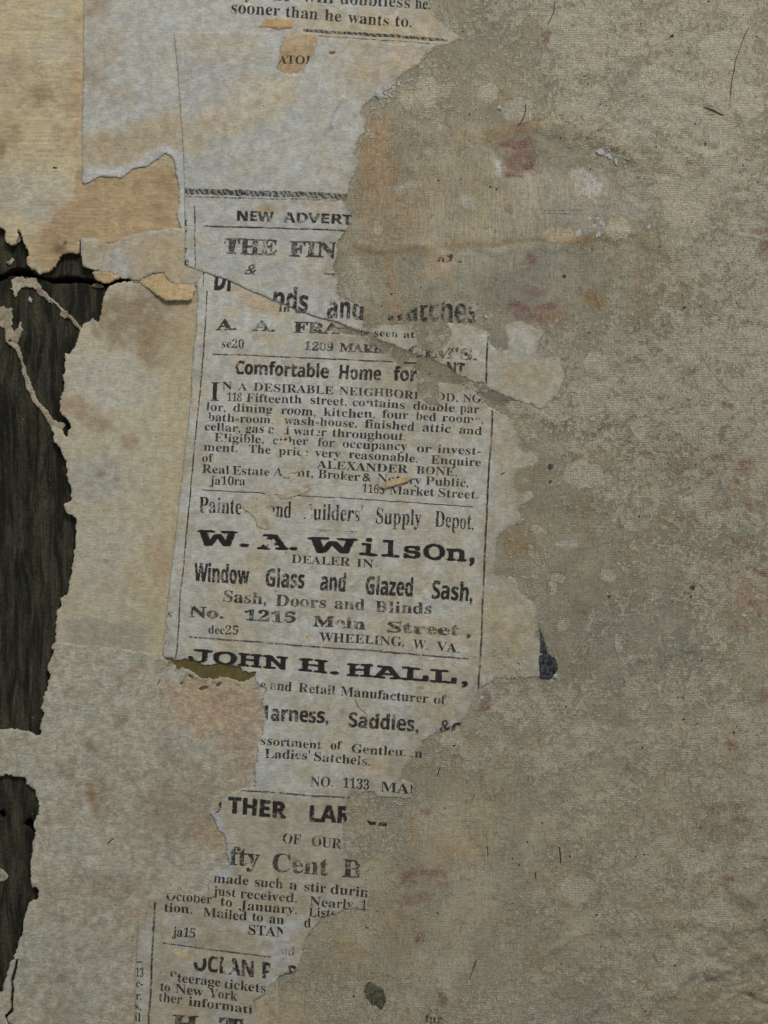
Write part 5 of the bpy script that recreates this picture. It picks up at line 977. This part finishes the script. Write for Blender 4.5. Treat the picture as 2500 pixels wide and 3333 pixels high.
def blob_mesh(name, items, m):
    "many tiny irregular grains in one mesh"
    V = []; F = []
    for (cx, cy, z, r, asp, rot) in items:
        o = len(V); n = 6; a = math.radians(rot)
        for k in range(n):
            t = 2 * math.pi * k / n; q = r * random.uniform(0.7, 1.25); u, v = q * math.cos(t) * asp, q * math.sin(t)
            V.append((cx + u * math.cos(a) - v * math.sin(a), cy + u * math.sin(a) + v * math.cos(a), z))
        V.append((cx, cy, z + r * 0.05))
        for k in range(n): F.append((o + k, o + n, o + (k + 1) % n))
    V = np.array(V); F = np.array(F)
    a, b, c = V[F[:, 0]], V[F[:, 1]], V[F[:, 2]]; sg = (b[:, 0] - a[:, 0]) * (c[:, 1] - a[:, 1]) - (b[:, 1] - a[:, 1]) * (c[:, 0] - a[:, 0]); F[sg > 0] = F[sg > 0][:, ::-1]
    o = mesh_from(name, V, F, M[m]); del o['_org']; return o
grains = []
def scatter(n, cx, cy, sx, sy, r0, r1, rot=0, dz=0.05):
    a = math.radians(rot)
    for _ in range(n):
        u, v = random.gauss(0, sx), random.gauss(0, sy); x = cx + u * math.cos(a) - v * math.sin(a); y = cy + u * math.sin(a) + v * math.cos(a)
        grains.append((x, y, dz, random.uniform(r0, r1), random.uniform(0.7, 1.8), random.uniform(0, 180)))
scatter(90, 1275, 290, 40, 12, 1.2, 3.4, -30, 0.12); scatter(20, 1250, 320, 12, 22, 1.2, 3.0, 0, 0.12)
scatter(60, 1480, 350, 140, 40, 1.0, 2.6); scatter(26, 1460, 350, 40, 4, 1.2, 3.0); scatter(24, 1340, 390, 20, 30, 1.0, 3.0)
scatter(50, 1940, 760, 60, 30, 1.0, 3.0); scatter(30, 1990, 505, 40, 12, 1.0, 3.2, 25); scatter(30, 1600, 660, 200, 120, 1.0, 2.4)
scatter(70, 1690, 1900, 30, 70, 1.0, 2.6, -25, 0.12); scatter(40, 1600, 1360, 90, 50, 1.0, 2.6); scatter(60, 1620, 1350, 60, 30, 1, 2.2)
scatter(30, 1560, 2350, 60, 60, 1.0, 3.0); scatter(60, 1660, 2150, 60, 50, 1.0, 2.6, 0, 0.42); scatter(30, 1000, 1700, 200, 100, 0.8, 1.8, 0, 0.42)
scatter(40, 880, 3250, 130, 40, 1.0, 3.2); scatter(60, 2200, 1900, 300, 120, 0.9, 2.4)
for _ in range(700): grains.append((random.uniform(1200, 2500), random.uniform(0, 3333), 0.05, random.choice([0.9, 1.0, 1.2, 1.4, 1.8, 2.4]), random.uniform(0.7, 1.8), random.uniform(0, 180)))
def in_news(x, y): return bool(main.mask(np.array([x]), np.array([y]))[0] or col.mask(np.array([x]), np.array([y]))[0] or upper.mask(np.array([x]), np.array([y]))[0])
gp = np.array([(q[0], q[1]) for q in grains]); hh = H(gp[:, 0], gp[:, 1])
out = []
for q, h0 in zip(grains, hh):
    z = h0 + q[2]
    for s in (col, main, upper):
        if s.mask(np.array([q[0]]), np.array([q[1]]))[0]:
            t = on(s, q[0], q[1])
            if t is not None: z = max(z, t + 0.02)
    out.append((q[0], q[1], z) + q[3:])
d_ = blob_mesh('plaster_dust', out, 'plaster_grey'); tag(d_, 'pale plaster dust scattered over cloth and newspaper', 'dust', None, 'stuff')
dg_ = []
for _ in range(230):
    x, y = random.uniform(1150, 2500), random.uniform(0, 3333)
    if in_news(x, y): continue
    dg_.append((x, y, float(H(np.array([x]), np.array([y]))[0]) + 0.04, random.choice([1.0, 1.3, 1.6, 2.2, 3.0]), random.uniform(0.7, 2.0), random.uniform(0, 180)))
d_ = blob_mesh('dirt', dg_, 'hair'); tag(d_, 'dark specks of dirt scattered over the linen cloth', 'dirt', None, 'stuff')

def strand(name, label, cat, pts, w, m, dz=0.10, group=None):
    a = np.array(pts, float); L = np.concatenate([[0], np.cumsum(np.hypot(*np.diff(a, axis=0).T))]); n = max(6, int(L[-1] / 7)); t = np.linspace(0, L[-1], n)
    x = np.interp(t, L, a[:, 0]); y = np.interp(t, L, a[:, 1])
    for _ in range(int(n / 3)): x[1:-1] = (x[:-2] + 2 * x[1:-1] + x[2:]) / 4; y[1:-1] = (y[:-2] + 2 * y[1:-1] + y[2:]) / 4
    x = x + fbm(x, y, 40, 2, 800) * 1.5; y = y + fbm(x, y, 40, 2, 801) * 1.5
    z = H(x, y) + dz
    for k in range(n):
        for s in (col, main, upper, low, mid, cream):
            if s.mask(np.array([x[k]]), np.array([y[k]]))[0]:
                q = on(s, x[k], y[k])
                if q is not None: z[k] = max(z[k], q + 0.04)
    dx = np.gradient(x); dy = np.gradient(y); mm = np.hypot(dx, dy); nx, ny = -dy / mm, dx / mm
    r = w / 2 * np.clip(np.minimum(np.linspace(0.25, 6, n), np.linspace(6, 0.25, n)), 0.25, 1) * (1 + 0.25 * fbm(x, y, 20, 2, 802))
    V = []; F = []; K = 6
    for k in range(n):
        for q in range(K):
            an = 2 * math.pi * q / K; V.append((x[k] + nx[k] * r[k] * math.cos(an), y[k] + ny[k] * r[k] * math.cos(an), z[k] + r[k] * 0.06 * math.sin(an)))
    for k in range(n - 1):
        for q in range(K):
            i, j = k * K + q, k * K + (q + 1) % K; F.append((i, j, j + K, i + K))
    o = mesh_from(name, np.array(V), np.array(F), M[m]); del o['_org']; tag(o, label, cat, group); return o
strand('hair', 'dark curved hair among the brown lumps at upper right of the newspaper', 'hair', [(1710, 336), (1714, 356), (1708, 376), (1698, 396), (1684, 412)], 3.2, 'hair')
strand('hair', 'long thin brown hair hanging down near the top right corner', 'hair', [(2440, 80), (2422, 120), (2402, 170), (2390, 220), (2380, 270), (2376, 330)], 2.6, 'bark')
strand('hair', 'short slanting brown hair near the right edge, upper part', 'hair', [(2290, 348), (2320, 362), (2356, 378)], 3.4, 'hair')
strand('hair', 'thin dark hair hanging from the top edge of the cloth', 'hair', [(1808, 4), (1802, 40), (1790, 62), (1782, 82)], 2.6, 'hair')
strand('hair', 'upright dark hair right of the word MAIN', 'hair', [(1432, 2496), (1430, 2512), (1427, 2530)], 3.2, 'hair')
strand('hair', 'upright dark hair in the lower middle of the cloth', 'hair', [(1820, 2754), (1824, 2780), (1826, 2810)], 3.4, 'hair')
strand('hair', 'very short reddish hair left of the upright hair, lower cloth', 'hair', [(1744, 2838), (1746, 2862)], 3.2, 'hair')
strand('hair', 'short dark bristle on the lower left felted paper', 'hair', [(350, 2744), (362, 2736), (374, 2727)], 3.6, 'hair')
strand('hair', 'fine curved hair under the word Manufacturer', 'hair', [(1157, 2276), (1162, 2294), (1174, 2310), (1196, 2324)], 2.0, 'bark')
strand('hair', 'short dark bristle on the felted paper beside the olive strip', 'hair', [(523, 2206), (520, 2218), (514, 2230)], 2.8, 'hair')
strand('hair', 'fine dark hair on the plain margin right of the column rule', 'hair', [(1630, 1543), (1638, 1540), (1644, 1537)], 2.6, 'hair')
strand('hair', 'slanting thin hair low on the cloth near the bottom', 'hair', [(1556, 3116), (1540, 3150), (1528, 3186)], 2.6, 'hair')
strand('hair', 'short bristle on the lower cloth left of the pale thread', 'hair', [(1586, 2752), (1588, 2790)], 2.8, 'bark')
strand('hair', 'dark bristle on the cream paper above the brown patch', 'hair', [(173, 547), (188, 548)], 5.0, 'hair')
strand('thread', 'long pale thread slanting across the cloth right of the charred scrap', 'thread', [(2086, 1804), (2030, 1890), (1960, 1990), (1900, 2080), (1830, 2200), (1760, 2320), (1706, 2408)], 4.0, 'thread', 0.03)
strand('thread', 'lower pale thread slanting to the bottom of the cloth', 'thread', [(1552, 2732), (1500, 2810), (1440, 2910), (1390, 3010), (1350, 3110), (1334, 3180)], 3.6, 'thread', 0.03)
strand('thread', 'short pale thread slanting left from the fold mark at right', 'thread', [(2286, 1180), (2240, 1210), (2180, 1254)], 3.4, 'thread', 0.02)
strand('thread', 'short pale thread slanting right from the fold mark at right', 'thread', [(2292, 1178), (2330, 1230), (2382, 1286)], 3.4, 'thread', 0.02)
strand('thread', 'short upright thread by the long pale thread', 'thread', [(2072, 1880), (2078, 1912), (2076, 1916)], 3.0, 'thread', 0.03)
def chip(label, x0, y0, x1, y1, w, lift): 
    dx, dy = x1 - x0, y1 - y0; L = math.hypot(dx, dy)
    return flake(label, ell((x0 + x1) / 2, (y0 + y1) / 2, L / 2, w, math.degrees(math.atan2(dy, dx)), 10, 0.25), 'bark', lift, 0.12, 'bark_chip', 'bark chip')
chip('brown bark chip on the blank newspaper at the top', 612, 10, 640, 26, 6, 0.34); chip('ochre bark chip right of the scrap printed ATO', 1050, 177, 1092, 173, 6, 0.55)
chip('dark speck of bark at the corner of the sheet seam near the top', 552, 114, 560, 116, 6, 0.34)
for k, (a, b, r, lb) in enumerate([(1790, 1516, 11, 'larger dark ink fleck right of the column margin'), (1790, 1568, 6, 'smaller dark ink fleck below its larger neighbour at the margin'), (2187, 117, 8, 'black fleck alone near the top right'), (1838, 898, 7, 'dark fleck between two red marks'), (2298, 472, 7, 'black fleck at right above the pale oval stain'), (2225, 1004, 8, 'dark fleck at right on brown cloth'), (2252, 1908, 10, 'dark smudge on the cloth right of the pale thread'), (1840, 2735, 0, '')]):
    if r: flake(lb, ell(a, b, r * 0.8, r, 20, 9, 0.4), 'char', 0.04, 0.05, 'ink_fleck', 'fleck')
for o in bpy.data.objects:
    if '_org' in o: del o['_org']
